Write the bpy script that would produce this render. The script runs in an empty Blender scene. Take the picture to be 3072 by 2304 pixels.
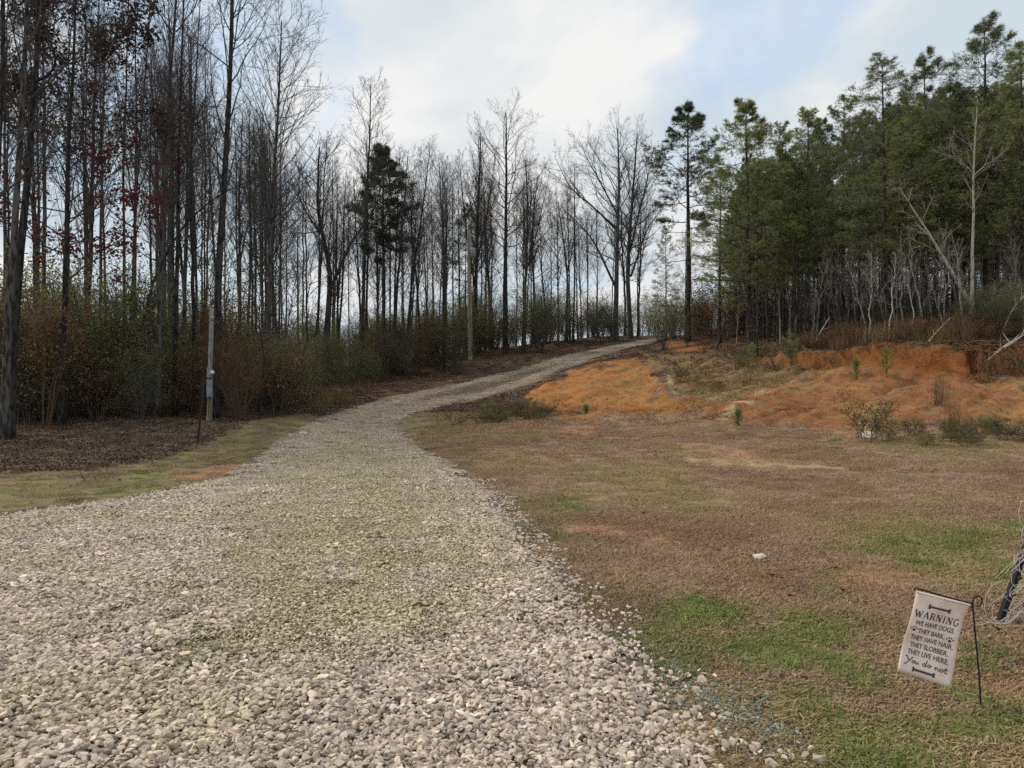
import bpy, math, random
import numpy as np
from mathutils import Vector, Matrix

# ------------------------------------------------------------------ camera, sky, sun, exposure
scene = bpy.context.scene
COL = scene.collection
random.seed(7)
RNG = np.random.default_rng(11)

F_PX, CX, HY, W_PX, H_PX = 2250.0, 1536.0, 1200.0, 3072.0, 2304.0   # lens of the phone, in photo pixels
CAM_Z = 1.6
cam_data = bpy.data.cameras.new('camera')
cam_data.sensor_width = 36.0
cam_data.lens = 36.0 * F_PX / W_PX
cam_data.shift_y = (HY - H_PX / 2) / W_PX
cam_data.clip_start = 0.05
cam_data.clip_end = 3000
cam = bpy.data.objects.new('camera', cam_data)
cam.location = (0, 0, CAM_Z)
cam.rotation_euler = (math.radians(90), 0, 0)
COL.objects.link(cam)
scene.camera = cam

SUN_EL, SUN_AZ = math.radians(52), math.radians(-72)      # azimuth from +Y towards +X
sun_dir = Vector((math.sin(SUN_AZ) * math.cos(SUN_EL), math.cos(SUN_AZ) * math.cos(SUN_EL), math.sin(SUN_EL)))

world = bpy.data.worlds.new('World')
scene.world = world
world.use_nodes = True
wn, wl = world.node_tree.nodes, world.node_tree.links
wn.clear()
w_out = wn.new('ShaderNodeOutputWorld')
w_bg = wn.new('ShaderNodeBackground')
w_bg.inputs['Strength'].default_value = 0.10
sky_t = wn.new('ShaderNodeTexSky')
sky_t.sky_type = 'NISHITA'
sky_t.sun_disc = False
sky_t.sun_elevation = SUN_EL
sky_t.sun_rotation = SUN_AZ
tc = wn.new('ShaderNodeTexCoord')
sep = wn.new('ShaderNodeSeparateXYZ')
wl.new(tc.outputs['Generated'], sep.inputs[0])


def wmath(op, a, b=None, c=None, clamp=False):
    n = wn.new('ShaderNodeMath'); n.operation = op; n.use_clamp = clamp
    for i, v in enumerate((a, b, c)):
        if v is None:
            continue
        if isinstance(v, (int, float)):
            n.inputs[i].default_value = v
        else:
            wl.new(v, n.inputs[i])
    return n.outputs[0]


def wmix(f, a, b):
    n = wn.new('ShaderNodeMix'); n.data_type = 'RGBA'
    for s, v in ((n.inputs[0], f), (n.inputs[6], a), (n.inputs[7], b)):
        if isinstance(v, (int, float)):
            s.default_value = v
        elif isinstance(v, tuple):
            s.default_value = (*v, 1)
        else:
            wl.new(v, s)
    return n.outputs[2]


def wramp(v, lo, hi):
    n = wn.new('ShaderNodeMapRange'); n.interpolation_type = 'SMOOTHSTEP'
    wl.new(v, n.inputs[0]); n.inputs[1].default_value = lo; n.inputs[2].default_value = hi
    return n.outputs[0]


zz = wmath('ADD', wmath('MAXIMUM', sep.outputs[2], 0.0), 0.16)
comb = wn.new('ShaderNodeCombineXYZ')
wl.new(wmath('DIVIDE', sep.outputs[0], zz), comb.inputs[0])
wl.new(wmath('DIVIDE', sep.outputs[1], zz), comb.inputs[1])


def wnoise(scale, detail, off, dist=0.0, rough=0.55):
    mp = wn.new('ShaderNodeMapping')
    mp.inputs['Location'].default_value = off
    mp.inputs['Rotation'].default_value = (0, 0, math.radians(35))
    mp.inputs['Scale'].default_value = (1.0, 0.62, 1)
    wl.new(comb.outputs[0], mp.inputs[0])
    n = wn.new('ShaderNodeTexNoise')
    n.inputs['Scale'].default_value = scale; n.inputs['Detail'].default_value = detail
    n.inputs['Roughness'].default_value = rough; n.inputs['Distortion'].default_value = dist
    wl.new(mp.outputs[0], n.inputs['Vector'])
    return n.outputs[0]


n_big = wnoise(0.85, 4, (14.28, 4.22, 0), 0.5)
n_mid = wnoise(2.4, 7, (16.63, 11.47, 0), 0.3)
n_gap = wnoise(1.5, 6, (5.7, 1.27, 0), 0.4)
bright = wramp(wmath('ADD', wmath('MULTIPLY', n_big, 0.5), wmath('MULTIPLY', n_mid, 0.5)), 0.43, 0.64)
cloud = wmix(bright, (4.1, 4.65, 5.05), (6.0, 5.95, 5.85))
gap = wmath('MULTIPLY', wramp(n_gap, 0.54, 0.66), 0.6)
blue = wmix(0.8, sky_t.outputs[0], (3.5, 4.7, 6.2))
wl.new(wmix(gap, cloud, blue), w_bg.inputs[0])
wl.new(w_bg.outputs[0], w_out.inputs[0])

sun_data = bpy.data.lights.new('sun', 'SUN')
sun_data.energy = 1.5
sun_data.angle = math.radians(11)
sun_data.color = (1.0, 0.90, 0.78)
sun = bpy.data.objects.new('sun', sun_data)
sun.rotation_euler = sun_dir.to_track_quat('Z', 'Y').to_euler()
sun.location = (0, 0, 60)
COL.objects.link(sun)

scene.view_settings.view_transform = 'Standard'
scene.view_settings.look = 'None'
scene.view_settings.exposure = 0.62
scene.view_settings.gamma = 1.0
scene.render.engine = 'CYCLES'
scene.cycles.max_bounces = 5
scene.cycles.diffuse_bounces = 3
scene.cycles.glossy_bounces = 2
scene.cycles.use_denoising = False
scene.cycles.use_adaptive_sampling = True
scene.cycles.adaptive_threshold = 0.015
scene.render.use_persistent_data = False


# ------------------------------------------------------------------ helpers
def lin(r, g, b):
    return tuple(((c / 255) / 12.92 if c <= 10 else ((c / 255 + 0.055) / 1.055) ** 2.4) for c in (r, g, b))


def smooth(a, b, x):
    t = np.clip((x - a) / (b - a), 0, 1)
    return t * t * (3 - 2 * t)


def _hash(ix, iy, s):
    with np.errstate(over='ignore'):
        h = (ix.astype(np.int64) * 374761393 + iy.astype(np.int64) * 668265263 + s * 1442695041) & 0x7FFFFFFF
        h = ((h ^ (h >> 13)) * 1274126177) & 0x7FFFFFFF
        h = (h ^ (h >> 16)) & 0xFFFFFF
    return h / float(0xFFFFFF)


def vnoise(x, y, s=0):
    x, y = np.asarray(x, float), np.asarray(y, float)
    ix, iy = np.floor(x), np.floor(y)
    fx, fy = x - ix, y - iy
    fx, fy = fx * fx * (3 - 2 * fx), fy * fy * (3 - 2 * fy)
    a, b = _hash(ix, iy, s), _hash(ix + 1, iy, s)
    c, d = _hash(ix, iy + 1, s), _hash(ix + 1, iy + 1, s)
    return (a * (1 - fx) + b * fx) * (1 - fy) + (c * (1 - fx) + d * fx) * fy - 0.5


def fbm(x, y, s=0, o=4):
    t, a, f = 0, 1.0, 1.0
    for i in range(o):
        t = t + a * vnoise(x * f + 17.3 * i, y * f - 9.1 * i, s + i)
        a *= 0.5; f *= 2.03
    return t


def mesh_np(name, V, quads=None, tris=None, smooth_shade=False, attrs=None):
    me = bpy.data.meshes.new(name)
    V = np.asarray(V, np.float32).reshape(-1, 3)
    parts, tot = [], []
    if quads is not None and len(quads):
        q = np.asarray(quads, np.int32).reshape(-1, 4); parts.append(q.ravel()); tot.append(np.full(len(q), 4, np.int32))
    if tris is not None and len(tris):
        t = np.asarray(tris, np.int32).reshape(-1, 3); parts.append(t.ravel()); tot.append(np.full(len(t), 3, np.int32))
    me.vertices.add(len(V)); me.vertices.foreach_set('co', V.ravel())
    if parts:
        loops, tot = np.concatenate(parts), np.concatenate(tot)
        me.loops.add(len(loops)); me.loops.foreach_set('vertex_index', loops)
        me.polygons.add(len(tot))
        me.polygons.foreach_set('loop_start', np.concatenate([[0], np.cumsum(tot)[:-1]]).astype(np.int32))
        me.polygons.foreach_set('loop_total', tot)
        me.polygons.foreach_set('use_smooth', np.full(len(tot), smooth_shade, bool))
    me.update(calc_edges=True)
    for k, (typ, val) in (attrs or {}).items():
        a = me.attributes.new(k, typ, 'POINT')
        val = np.asarray(val, np.int32 if typ == 'INT' else np.float32)
        if typ == 'FLOAT_COLOR':
            a.data.foreach_set('color', np.concatenate([val, np.ones((len(val), 1), np.float32)], 1).ravel())
        elif typ == 'FLOAT_VECTOR':
            a.data.foreach_set('vector', val.ravel())
        else:
            a.data.foreach_set('value', val.ravel())
    return me


class Geo:
    """collects numpy pieces into one mesh"""
    def __init__(s):
        s.V, s.Q, s.T, s.A, s.n = [], [], [], [], 0

    def add(s, V, Q=None, T=None, a=None):
        V = np.asarray(V, float).reshape(-1, 3)
        if Q is not None and len(Q): s.Q.append(np.asarray(Q).reshape(-1, 4) + s.n)
        if T is not None and len(T): s.T.append(np.asarray(T).reshape(-1, 3) + s.n)
        s.A.append(np.full(len(V), 0.5) if a is None else np.broadcast_to(np.asarray(a, float), (len(V),)))
        s.V.append(V); s.n += len(V)
        return s

    def mesh(s, name, mat, smooth_shade=False):
        me = mesh_np(name, np.concatenate(s.V), np.concatenate(s.Q) if s.Q else None,
                     np.concatenate(s.T) if s.T else None, smooth_shade, {'v': ('FLOAT', np.concatenate(s.A))})
        if mat: me.materials.append(mat)
        return me


def link(name, me, parent=None, loc=None):
    o = bpy.data.objects.new(name, me)
    COL.objects.link(o)
    if parent is not None: o.parent = parent
    if loc is not None: o.location = loc
    return o


def tag(o, label=None, cat=None, group=None, kind=None):
    if label: o['label'] = label
    if cat: o['category'] = cat
    if group: o['group'] = group
    if kind: o['kind'] = kind
    return o


def empty(name, loc, label, cat, group=None, rz=0.0, scale=(1, 1, 1)):
    o = bpy.data.objects.new(name, None)
    o.location = loc; o.rotation_euler = (0, 0, rz); o.scale = scale
    o.empty_display_size = 0.2
    COL.objects.link(o)
    return tag(o, label, cat, group)


def norm(v):
    return v / np.maximum(np.linalg.norm(v, axis=-1, keepdims=True), 1e-9)


def tubes(geo, P, R, S=5, a=None):
    """N paths of K points -> tapered tubes"""
    P, R = np.asarray(P, float), np.asarray(R, float)
    N, K, _ = P.shape
    T = np.empty_like(P)
    T[:, 1:-1] = P[:, 2:] - P[:, :-2]; T[:, 0] = P[:, 1] - P[:, 0]; T[:, -1] = P[:, -1] - P[:, -2]
    T = norm(T)
    m = norm(P[:, -1] - P[:, 0])
    ref = np.where(np.abs(m[:, 2:3]) > 0.7, np.array([[1.0, 0.13, 0]]), np.array([[0.0, 0.1, 1.0]]))
    U = norm(np.cross(T, ref[:, None, :])); Wv = np.cross(T, U)
    an = np.arange(S) * 2 * math.pi / S
    V = P[:, :, None, :] + R[:, :, None, None] * (U[:, :, None, :] * np.cos(an)[None, None, :, None] + Wv[:, :, None, :] * np.sin(an)[None, None, :, None])
    base = (np.arange(N) * K * S)[:, None, None] + (np.arange(K - 1) * S)[None, :, None]
    i = np.arange(S)[None, None, :]; j = (np.arange(S)[None, None, :] + 1) % S
    Q = np.stack([base + i, base + j, base + S + j, base + S + i], -1).reshape(-1, 4)
    av = None
    if a is not None: av = np.repeat(np.asarray(a, float), K * S)
    geo.add(V.reshape(-1, 3), Q, None, av)


def cones(geo, P0, P1, R, a=None):
    """single-segment three-sided tapering twigs"""
    N = len(P0)
    if N == 0: return
    d = norm(P1 - P0)
    ref = np.where(np.abs(d[:, 2:3]) > 0.7, np.array([[1.0, 0.1, 0]]), np.array([[0.0, 0.1, 1.0]]))
    U = norm(np.cross(d, ref)); Wv = np.cross(d, U)
    R = np.asarray(R).reshape(-1, 1)
    V = np.stack([P0 + R * U, P0 + R * (-0.5 * U + 0.866 * Wv), P0 + R * (-0.5 * U - 0.866 * Wv), P1], 1)
    b = (np.arange(N) * 4)[:, None]
    T = np.concatenate([b + np.array([[0, 1, 3]]), b + np.array([[1, 2, 3]]), b + np.array([[2, 0, 3]])])
    geo.add(V.reshape(-1, 3), None, T, None if a is None else np.repeat(a, 4))


def children(P, R, n, t0, t1, ang, length, K, up, wig, rr, rng, tip=0.25, rmin=0.004, angj=0.25, flat=1.0):
    """n side shoots on every path; returns paths, radii, birth position t, lengths"""
    N, KP, _ = P.shape
    t = t0 + (t1 - t0) * (np.arange(n)[None, :] + rng.random((N, n))) / n
    f = t * (KP - 1); i = np.clip(f.astype(int), 0, KP - 2); w = (f - i)[..., None]
    r_ = np.arange(N)[:, None]
    p = P[r_, i] * (1 - w) + P[r_, i + 1] * w
    tan = norm(P[r_, i + 1] - P[r_, i])
    rad = R[r_, i] * (1 - w[..., 0]) + R[r_, i + 1] * w[..., 0]
    ref = np.where(np.abs(tan[..., 2:3]) > 0.8, np.array([1.0, 0.1, 0]), np.array([0, 0.1, 1.0]))
    U = norm(np.cross(tan, ref)); Wv = np.cross(tan, U)
    phi = rng.random((N, 1)) * 6.283 + np.arange(n)[None, :] * 2.4 + rng.normal(0, 0.4, (N, n))
    A = (ang(t) if callable(ang) else ang) + rng.normal(0, angj, (N, n))
    d = tan * np.cos(A)[..., None] + (U * np.cos(phi)[..., None] + Wv * np.sin(phi)[..., None]) * np.sin(A)[..., None]
    d = norm(d * np.array([1, 1, flat]))
    L = (length(t) if callable(length) else np.full((N, n), length)) * rng.uniform(0.65, 1.2, (N, n))
    M = N * n
    p, d, L, rad = p.reshape(M, 3), d.reshape(M, 3), L.reshape(M), rad.reshape(M)
    out = np.empty((M, K, 3)); out[:, 0] = p
    for k in range(1, K):
        d = norm(d + np.array([0, 0, up]) + rng.normal(0, wig, (M, 3)))
        out[:, k] = out[:, k - 1] + d * (L / (K - 1))[:, None]
    r0 = np.maximum(np.minimum(rad * rr, rad * 0.8), rmin)
    RR = r0[:, None] * np.linspace(1, tip, K)[None, :]
    return out, RR, t.reshape(M), L


# ------------------------------------------------------------------ materials (all procedural)
def material(name, color=(0.2, 0.2, 0.2), rough=0.85, spec=0.25, attr=None, var=None, noise=None, bump=None, metallic=0.0,
             inst=None, coords='Object', trans=0.0):
    """attr: colour attribute; var: (dark, light) multipliers by the 'v' attribute; noise: (scale, colour2, lo, hi, stretch)"""
    m = bpy.data.materials.new(name); m.use_nodes = True
    n, l = m.node_tree.nodes, m.node_tree.links
    b = n['Principled BSDF']
    b.inputs['Roughness'].default_value = rough
    b.inputs['Specular IOR Level'].default_value = spec
    b.inputs['Metallic'].default_value = metallic
    if attr or inst:
        a = n.new('ShaderNodeAttribute'); a.attribute_name = attr or inst
        a.attribute_type = 'INSTANCER' if inst else 'GEOMETRY'
        c = a.outputs['Color']
    else:
        rgb = n.new('ShaderNodeRGB'); rgb.outputs[0].default_value = (*color, 1); c = rgb.outputs[0]
    tcn = n.new('ShaderNodeTexCoord')

    def noise_node(scale, stretch, detail=5):
        mp = n.new('ShaderNodeMapping'); mp.inputs['Scale'].default_value = stretch
        l.new(tcn.outputs[coords], mp.inputs[0])
        t = n.new('ShaderNodeTexNoise'); t.inputs['Scale'].default_value = scale; t.inputs['Detail'].default_value = detail
        l.new(mp.outputs[0], t.inputs['Vector'])
        return t.outputs[0]

    def mixc(f, a_, b_, blend='MIX'):
        x = n.new('ShaderNodeMix'); x.data_type = 'RGBA'; x.blend_type = blend
        for s, v in ((x.inputs[0], f), (x.inputs[6], a_), (x.inputs[7], b_)):
            if isinstance(v, (int, float)): s.default_value = v
            elif isinstance(v, tuple): s.default_value = (*v, 1)
            else: l.new(v, s)
        return x.outputs[2]

    for nz in ([noise] if isinstance(noise, tuple) else (noise or [])):
        sc_, c2, lo, hi, st = nz
        mr = n.new('ShaderNodeMapRange'); mr.interpolation_type = 'SMOOTHSTEP'
        l.new(noise_node(sc_, st), mr.inputs[0]); mr.inputs[1].default_value = lo; mr.inputs[2].default_value = hi
        if c2[0] == 'mul':
            c = mixc(mr.outputs[0], c, mixc(1.0, c, c2[1], 'MULTIPLY'))
        else:
            c = mixc(mr.outputs[0], c, c2)
    if var:
        va = n.new('ShaderNodeAttribute'); va.attribute_name = 'v'
        mr = n.new('ShaderNodeMapRange'); l.new(va.outputs['Fac'], mr.inputs[0])
        mr.inputs[3].default_value = 0; mr.inputs[4].default_value = 1
        c = mixc(1.0, c, mixc(mr.outputs[0], var[0], var[1]), 'MULTIPLY')
    l.new(c, b.inputs['Base Color'])
    if trans:
        b.inputs['Subsurface Weight'].default_value = 0.0
        tr = n.new('ShaderNodeBsdfTranslucent'); l.new(c, tr.inputs[0])
        ms = n.new('ShaderNodeMixShader'); ms.inputs[0].default_value = trans
        l.new(b.outputs[0], ms.inputs[1]); l.new(tr.outputs[0], ms.inputs[2])
        l.new(ms.outputs[0], n['Material Output'].inputs[0])
    if bump:
        bs, bst, bd = bump
        bn = n.new('ShaderNodeBump'); bn.inputs['Strength'].default_value = bst; bn.inputs['Distance'].default_value = bd
        l.new(noise_node(bs, noise[4] if isinstance(noise, tuple) else (1, 1, 1), 6), bn.inputs['Height'])
        l.new(bn.outputs[0], b.inputs['Normal'])
    return m


ONE = (1, 1, 1)
M_ground = material('ground_soil', attr='col', rough=0.95, spec=0.1,
                    noise=[(3.0, ('mul', (0.72, 0.72, 0.74)), 0.45, 0.62, ONE), (22.0, ('mul', (0.55, 0.52, 0.5)), 0.5, 0.68, ONE),
                           (60.0, ('mul', (1.45, 1.42, 1.36)), 0.56, 0.72, ONE)], bump=(30.0, 0.9, 0.05))
M_road = material('driveway_bed', attr='col', rough=0.95, spec=0.1,
                  noise=[(28.0, ('mul', (0.55, 0.54, 0.52)), 0.48, 0.66, ONE), (45.0, ('mul', (1.3, 1.3, 1.3)), 0.55, 0.68, ONE)],
                  bump=(45.0, 1.0, 0.06))
M_stone = material('crushed_stone', inst='col', rough=0.9, spec=0.2, var=((0.38, 0.38, 0.39), (1.5, 1.48, 1.44)),
                   noise=(38.0, ('mul', (0.80, 0.79, 0.76)), 0.45, 0.62, ONE), bump=(70.0, 0.4, 0.01))
M_blade = material('grass_blade', inst='col', rough=0.8, spec=0.15, var=((0.45, 0.45, 0.42), (1.6, 1.55, 1.45)), trans=0.15)
M_litter = material('dead_leaf', inst='col', rough=0.85, spec=0.15, var=((0.5, 0.48, 0.46), (1.45, 1.42, 1.36)))
BARK_ST = (1, 1, 0.25)
M_bark_dark = material('bark_dark', lin(68, 67, 66), 0.95, 0.1, noise=(16.0, lin(38, 35, 33), 0.42, 0.62, BARK_ST), bump=(14.0, 0.8, 0.04))
M_bark_grey = material('bark_grey', lin(98, 94, 90), 0.95, 0.1, noise=(12.0, lin(52, 49, 47), 0.42, 0.62, BARK_ST), bump=(14.0, 0.8, 0.04))
M_bark_pale = material('bark_pale', lin(176, 170, 160), 0.9, 0.12, noise=(9.0, lin(88, 83, 78), 0.5, 0.68, (1, 1, 0.5)), bump=(20.0, 0.4, 0.02))
M_bark_pine = material('bark_pine', lin(82, 75, 70), 0.95, 0.1, noise=(10.0, lin(46, 41, 38), 0.42, 0.6, BARK_ST), bump=(10.0, 0.9, 0.05))
M_twig = material('twig_bark', lin(84, 80, 77), 0.95, 0.1)
M_twig_brown = material('twig_brown', lin(92, 74, 62), 0.95, 0.1)
M_twig_pale = material('twig_pale', lin(150, 141, 132), 0.95, 0.1)


def leaf_mat(name, c, lo=0.5, hi=1.5, tr=0.45):
    return material(name, lin(*c), 0.75, 0.2, var=((lo, lo, lo), (hi, hi * 0.98, hi * 0.92)), trans=tr)


M_needle_y = leaf_mat('needles_bright', (138, 146, 92))
M_needle = leaf_mat('needles_olive', (126, 133, 94))
M_needle_d = leaf_mat('needles_dark', (108, 115, 88))
M_needle_k = leaf_mat('needles_deep', (88, 95, 74))
M_ever = leaf_mat('leaf_evergreen', (128, 128, 84))
M_ever_d = leaf_mat('leaf_evergreen_dark', (108, 110, 76))
M_beech = leaf_mat('leaf_beech', (150, 117, 90))
M_rust = leaf_mat('leaf_rust', (126, 94, 74))
M_oakleaf = leaf_mat('leaf_oak_dark', (70, 58, 56))
M_redleaf = leaf_mat('leaf_red', (98, 56, 60))
M_weed = leaf_mat('leaf_weed', (104, 102, 74))
M_straw = leaf_mat('straw', (150, 130, 98))
M_root = material('root_wood', lin(120, 92, 70), 0.95, 0.1, noise=(8.0, lin(70, 52, 40), 0.45, 0.6, ONE))

# ------------------------------------------------------------------ terrain: control points (photo x, photo y, metres away)
CTRL = [
    (1536, 2304, 3.26), (0, 2304, 3.26), (3072, 2304, 3.2), (1000, 1800, 6.0), (2100, 1800, 5.9), (100, 1800, 6.0), (3000, 1850, 5.4),
    (500, 1600, 9.0), (1400, 1600, 9.0), (2300, 1600, 8.8), (3072, 1560, 9.4), (900, 1450, 13.5), (1600, 1450, 13.6), (2300, 1450, 13.2), (3072, 1440, 12.8),
    (0, 1530, 10.8), (350, 1430, 14.5), (0, 1330, 18.5), (590, 1325, 20.5), (300, 1250, 24.5), (0, 1275, 22.0), (630, 1262, 24.0), (720, 1268, 23.0),
    (1040, 1330, 21.5), (1290, 1352, 19.0), (1190, 1285, 25.5), (1000, 1235, 29.0), (1180, 1205, 33.0), (1400, 1275, 25.5), (1500, 1225, 30.5),
    (1500, 1150, 38.5), (1700, 1090, 46.5), (1850, 1048, 55.0), (1970, 1016, 64.0),
    (950, 1195, 34.0), (1120, 1145, 42.0), (1410, 1075, 50.0), (1600, 1045, 58.0), (1800, 1008, 68.0), (700, 1215, 32.0),
    (1650, 1245, 27.5), (1950, 1250, 25.5), (1850, 1087, 37.0), (1980, 1150, 31.0), (2000, 1042, 46.0), (1740, 1170, 32.0),
    (2200, 1268, 23.0), (2100, 1205, 27.0), (2200, 1110, 33.0), (2260, 1040, 37.0), (2060, 1012, 47.0),
    (2450, 1275, 21.5), (2450, 1190, 25.0), (2450, 1095, 29.0), (2460, 1045, 31.5), (2700, 1265, 20.5), (2700, 1175, 24.0), (2700, 1125, 25.6),
    (2700, 1070, 26.3), (2720, 1022, 27.4), (2700, 1000, 31.0), (3072, 1275, 19.0), (3072, 1160, 22.5), (3072, 1065, 24.5), (3072, 1020, 26.0), (3072, 1000, 29.0),
    (2200, 1340, 18.0), (2700, 1340, 16.5), (3072, 1340, 16.0), (1700, 1340, 19.0),
]
EXTRA = [(-70, -40, 0.0), (0, -40, -0.2), (70, -40, 0.2), (-40, 0, 0.0), (40, 0, 0.3), (-60, 20, 1.0), (60, 20, 4.0), (-60, 60, 2.8), (-25, 60, 3.4),
         (-12, 75, 4.2), (0, 90, 6.3), (14, 95, 8.4), (28, 80, 9.0), (40, 95, 13.0), (75, 100, 14.0), (45, 60, 6.6), (70, 60, 7.0), (30, 50, 5.4), (20, 42, 4.6),  # rise at far right is an added hill, blocking sky light behind the pines
         (-90, 120, 1.5), (0, 150, 6.0), (90, 140, 14.0), (-20, 45, 2.4), (-30, 32, 1.8), (-12, -8, 0), (12, -8, 0), (0, 1, 0.0)]
cp = np.array([[(x - CX) / F_PX * d, d, CAM_Z + (HY - y) / F_PX * d] for x, y, d in CTRL] + [list(e) for e in EXTRA])


def _tps(r2):
    return 0.5 * r2 * np.log(np.maximum(r2, 1e-9))


_n = len(cp)
_S = 0.04
_d2 = ((cp[:, None, :2] - cp[None, :, :2]) ** 2).sum(-1) * _S * _S
_A = np.zeros((_n + 3, _n + 3)); _A[:_n, :_n] = _tps(_d2) + np.eye(_n) * 2e-4
_A[:_n, _n:] = np.column_stack([np.ones(_n), cp[:, :2] * _S]); _A[_n:, :_n] = _A[:_n, _n:].T
_wt = np.linalg.solve(_A, np.concatenate([cp[:, 2], np.zeros(3)]))


def H0(x, y):
    x, y = np.asarray(x, float), np.asarray(y, float)
    sh = x.shape; x = np.clip(x.ravel(), -120, 120); y = np.clip(y.ravel(), -45, 155)
    out = np.empty_like(x)
    for s in range(0, len(x), 20000):
        a, b = x[s:s + 20000], y[s:s + 20000]
        r2 = ((a[:, None] - cp[None, :, 0]) ** 2 + (b[:, None] - cp[None, :, 1]) ** 2) * _S * _S
        out[s:s + 20000] = _tps(r2) @ _wt[:_n] + _wt[_n] + _wt[_n + 1] * a * _S + _wt[_n + 2] * b * _S
    return out.reshape(sh)


def to_px(x, y, z):
    yy = np.maximum(y, 0.3)
    return CX + F_PX * x / yy, HY - F_PX * (z - CAM_Z) / yy


def hit(px, py, d0=2.5, d1=110):
    """world point on the smooth ground under a photo pixel"""
    d = np.geomspace(d0, d1, 700)
    x, z = (px - CX) / F_PX * d, CAM_Z + (HY - py) / F_PX * d
    g = z - H0(x, d)
    k = np.where(g < 0)[0]
    i = k[0] if len(k) else len(d) - 1
    return np.array([x[i], d[i]])


def poly_sd(px, py, poly):
    """signed distance, positive inside"""
    poly = np.asarray(poly, float)
    px, py = np.asarray(px, float), np.asarray(py, float)
    best = np.full(px.shape, 1e18); ins = np.zeros(px.shape, bool)
    for (x0, y0), (x1, y1) in zip(poly, np.roll(poly, -1, 0)):
        dx, dy = x1 - x0, y1 - y0
        t = np.clip(((px - x0) * dx + (py - y0) * dy) / max(dx * dx + dy * dy, 1e-9), 0, 1)
        best = np.minimum(best, (px - x0 - t * dx) ** 2 + (py - y0 - t * dy) ** 2)
        c = ((y0 > py) != (y1 > py))
        with np.errstate(divide='ignore', invalid='ignore'):
            ins ^= c & (px < (x1 - x0) * (py - y0) / (y1 - y0 if y1 != y0 else 1e-9) + x0)
    return np.where(ins, 1, -1) * np.sqrt(best)


ROAD_L = [(0, 1553), (180, 1528), (416, 1498), (583, 1455), (700, 1412), (800, 1345), (890, 1290), (975, 1248), (1070, 1216), (1194, 1185),
          (1333, 1158), (1528, 1115), (1639, 1082), (1792, 1045), (1930, 1019), (1968, 1013)]
ROAD_R = [(1972, 1024), (1850, 1056), (1778, 1076), (1700, 1106), (1602, 1152), (1515, 1179), (1334, 1217), (1243, 1243), (1211, 1269), (1216, 1293),
          (1280, 1352), (1381, 1405), (1464, 1475), (1540, 1550), (1600, 1625), (1700, 1740), (1790, 1850), (1930, 1960), (2050, 2080), (2180, 2230), (2250, 2304)]
road_xy = np.array([[-9, -6], [-14, 4], [-12.5, 9.4]] + [hit(*p) for p in ROAD_L] +
                   [[13.5, 74], [15.5, 82], [19, 82], [17, 73]] + [hit(*p) for p in ROAD_R] + [[1.2, 2.0], [1.6, -6]])


def road_sd(x, y):
    return poly_sd(x, y, road_xy)


CLAY_A = [(1580, 1180), (1640, 1150), (1720, 1115), (1807, 1088), (1890, 1080), (1925, 1095), (1985, 1150), (2030, 1200), (2100, 1230), (2010, 1250), (1717, 1250), (1596, 1236)]
CLAY_B = [(2030, 1205), (2120, 1190), (2200, 1200), (2300, 1170), (2400, 1130), (2520, 1075), (2600, 1062), (2907, 1062), (2945, 1135), (3090, 1150), (3120, 1280),
          (2900, 1262), (2748, 1272), (2500, 1284), (2271, 1280), (2150, 1262)]
CLAY_C = [(2000, 1025), (2060, 1020), (2115, 1035), (2130, 1052), (2050, 1056), (1990, 1045)]
WEEDY = [(1930, 1060), (2060, 1062), (2240, 1075), (2500, 1072), (2400, 1130), (2300, 1165), (2200, 1195), (2110, 1190), (2010, 1165), (1940, 1100)]
PALE1 = [(1984, 1128), (2010, 1128), (2035, 1170), (2030, 1190), (2015, 1175), (2000, 1145)]
PALE2 = [(2190, 1218), (2270, 1165), (2300, 1172), (2270, 1200), (2225, 1240), (2180, 1258), (2150, 1255)]
PALE3 = [(2110, 1198), (2215, 1165), (2240, 1168), (2150, 1200)]
MAROON = [(2735, 1075), (2785, 1075), (2785, 1135), (2740, 1130)]
LEFT = [(-2000, 1000), (600, 1190), (1000, 1190), (1500, 1100), (1500, 1115), (1000, 1240), (800, 1345), (583, 1455), (180, 1528), (-2000, 1700)]
LEFT_GRASS = [(-1500, 1460), (300, 1410), (520, 1370), (640, 1320), (760, 1260), (930, 1240), (960, 1255), (800, 1350), (600, 1460), (180, 1535), (-1500, 1640)]
GREENS = [([(1960, 1810), (2060, 1785), (2200, 1820), (2200, 1850), (1980, 1850)], 1.0), ([(2480, 1640), (2650, 1590), (3072, 1570), (3072, 1640), (2900, 1690), (2600, 1660)], .55),
          ([(2150, 1890), (2400, 1840), (2560, 1880), (2700, 1960), (2700, 2080), (2450, 2030), (2250, 1980), (2140, 1930)], .9),
          ([(2330, 2030), (2480, 2060), (2560, 2180), (2460, 2250), (2400, 2150)], .8), ([(2450, 2150), (2700, 2130), (2800, 2304), (2450, 2304)], .55),
          ([(2880, 2060), (3100, 2080), (3100, 2330), (2800, 2330), (2820, 2150)], .8), ([(2420, 1720), (2520, 1700), (2560, 1780), (2440, 1790)], .6),
          ([(2820, 1700), (3072, 1690), (3072, 1770), (2850, 1760)], .5), ([(1640, 1490), (1740, 1485), (1740, 1530), (1650, 1530)], .55),
          ([(370, 1425), (490, 1415), (480, 1450), (360, 1455)], 1.0), ([(300, 1470), (420, 1465), (415, 1500), (300, 1500)], .6), ([(-60, 1470), (40, 1465), (40, 1490), (-60, 1490)], .7),
          ([(2440, 1320), (2520, 1315), (2560, 1340), (2450, 1350)], .3), ([(2900, 1940), (3000, 1920), (3010, 2000), (2900, 2010)], .7)]
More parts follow.
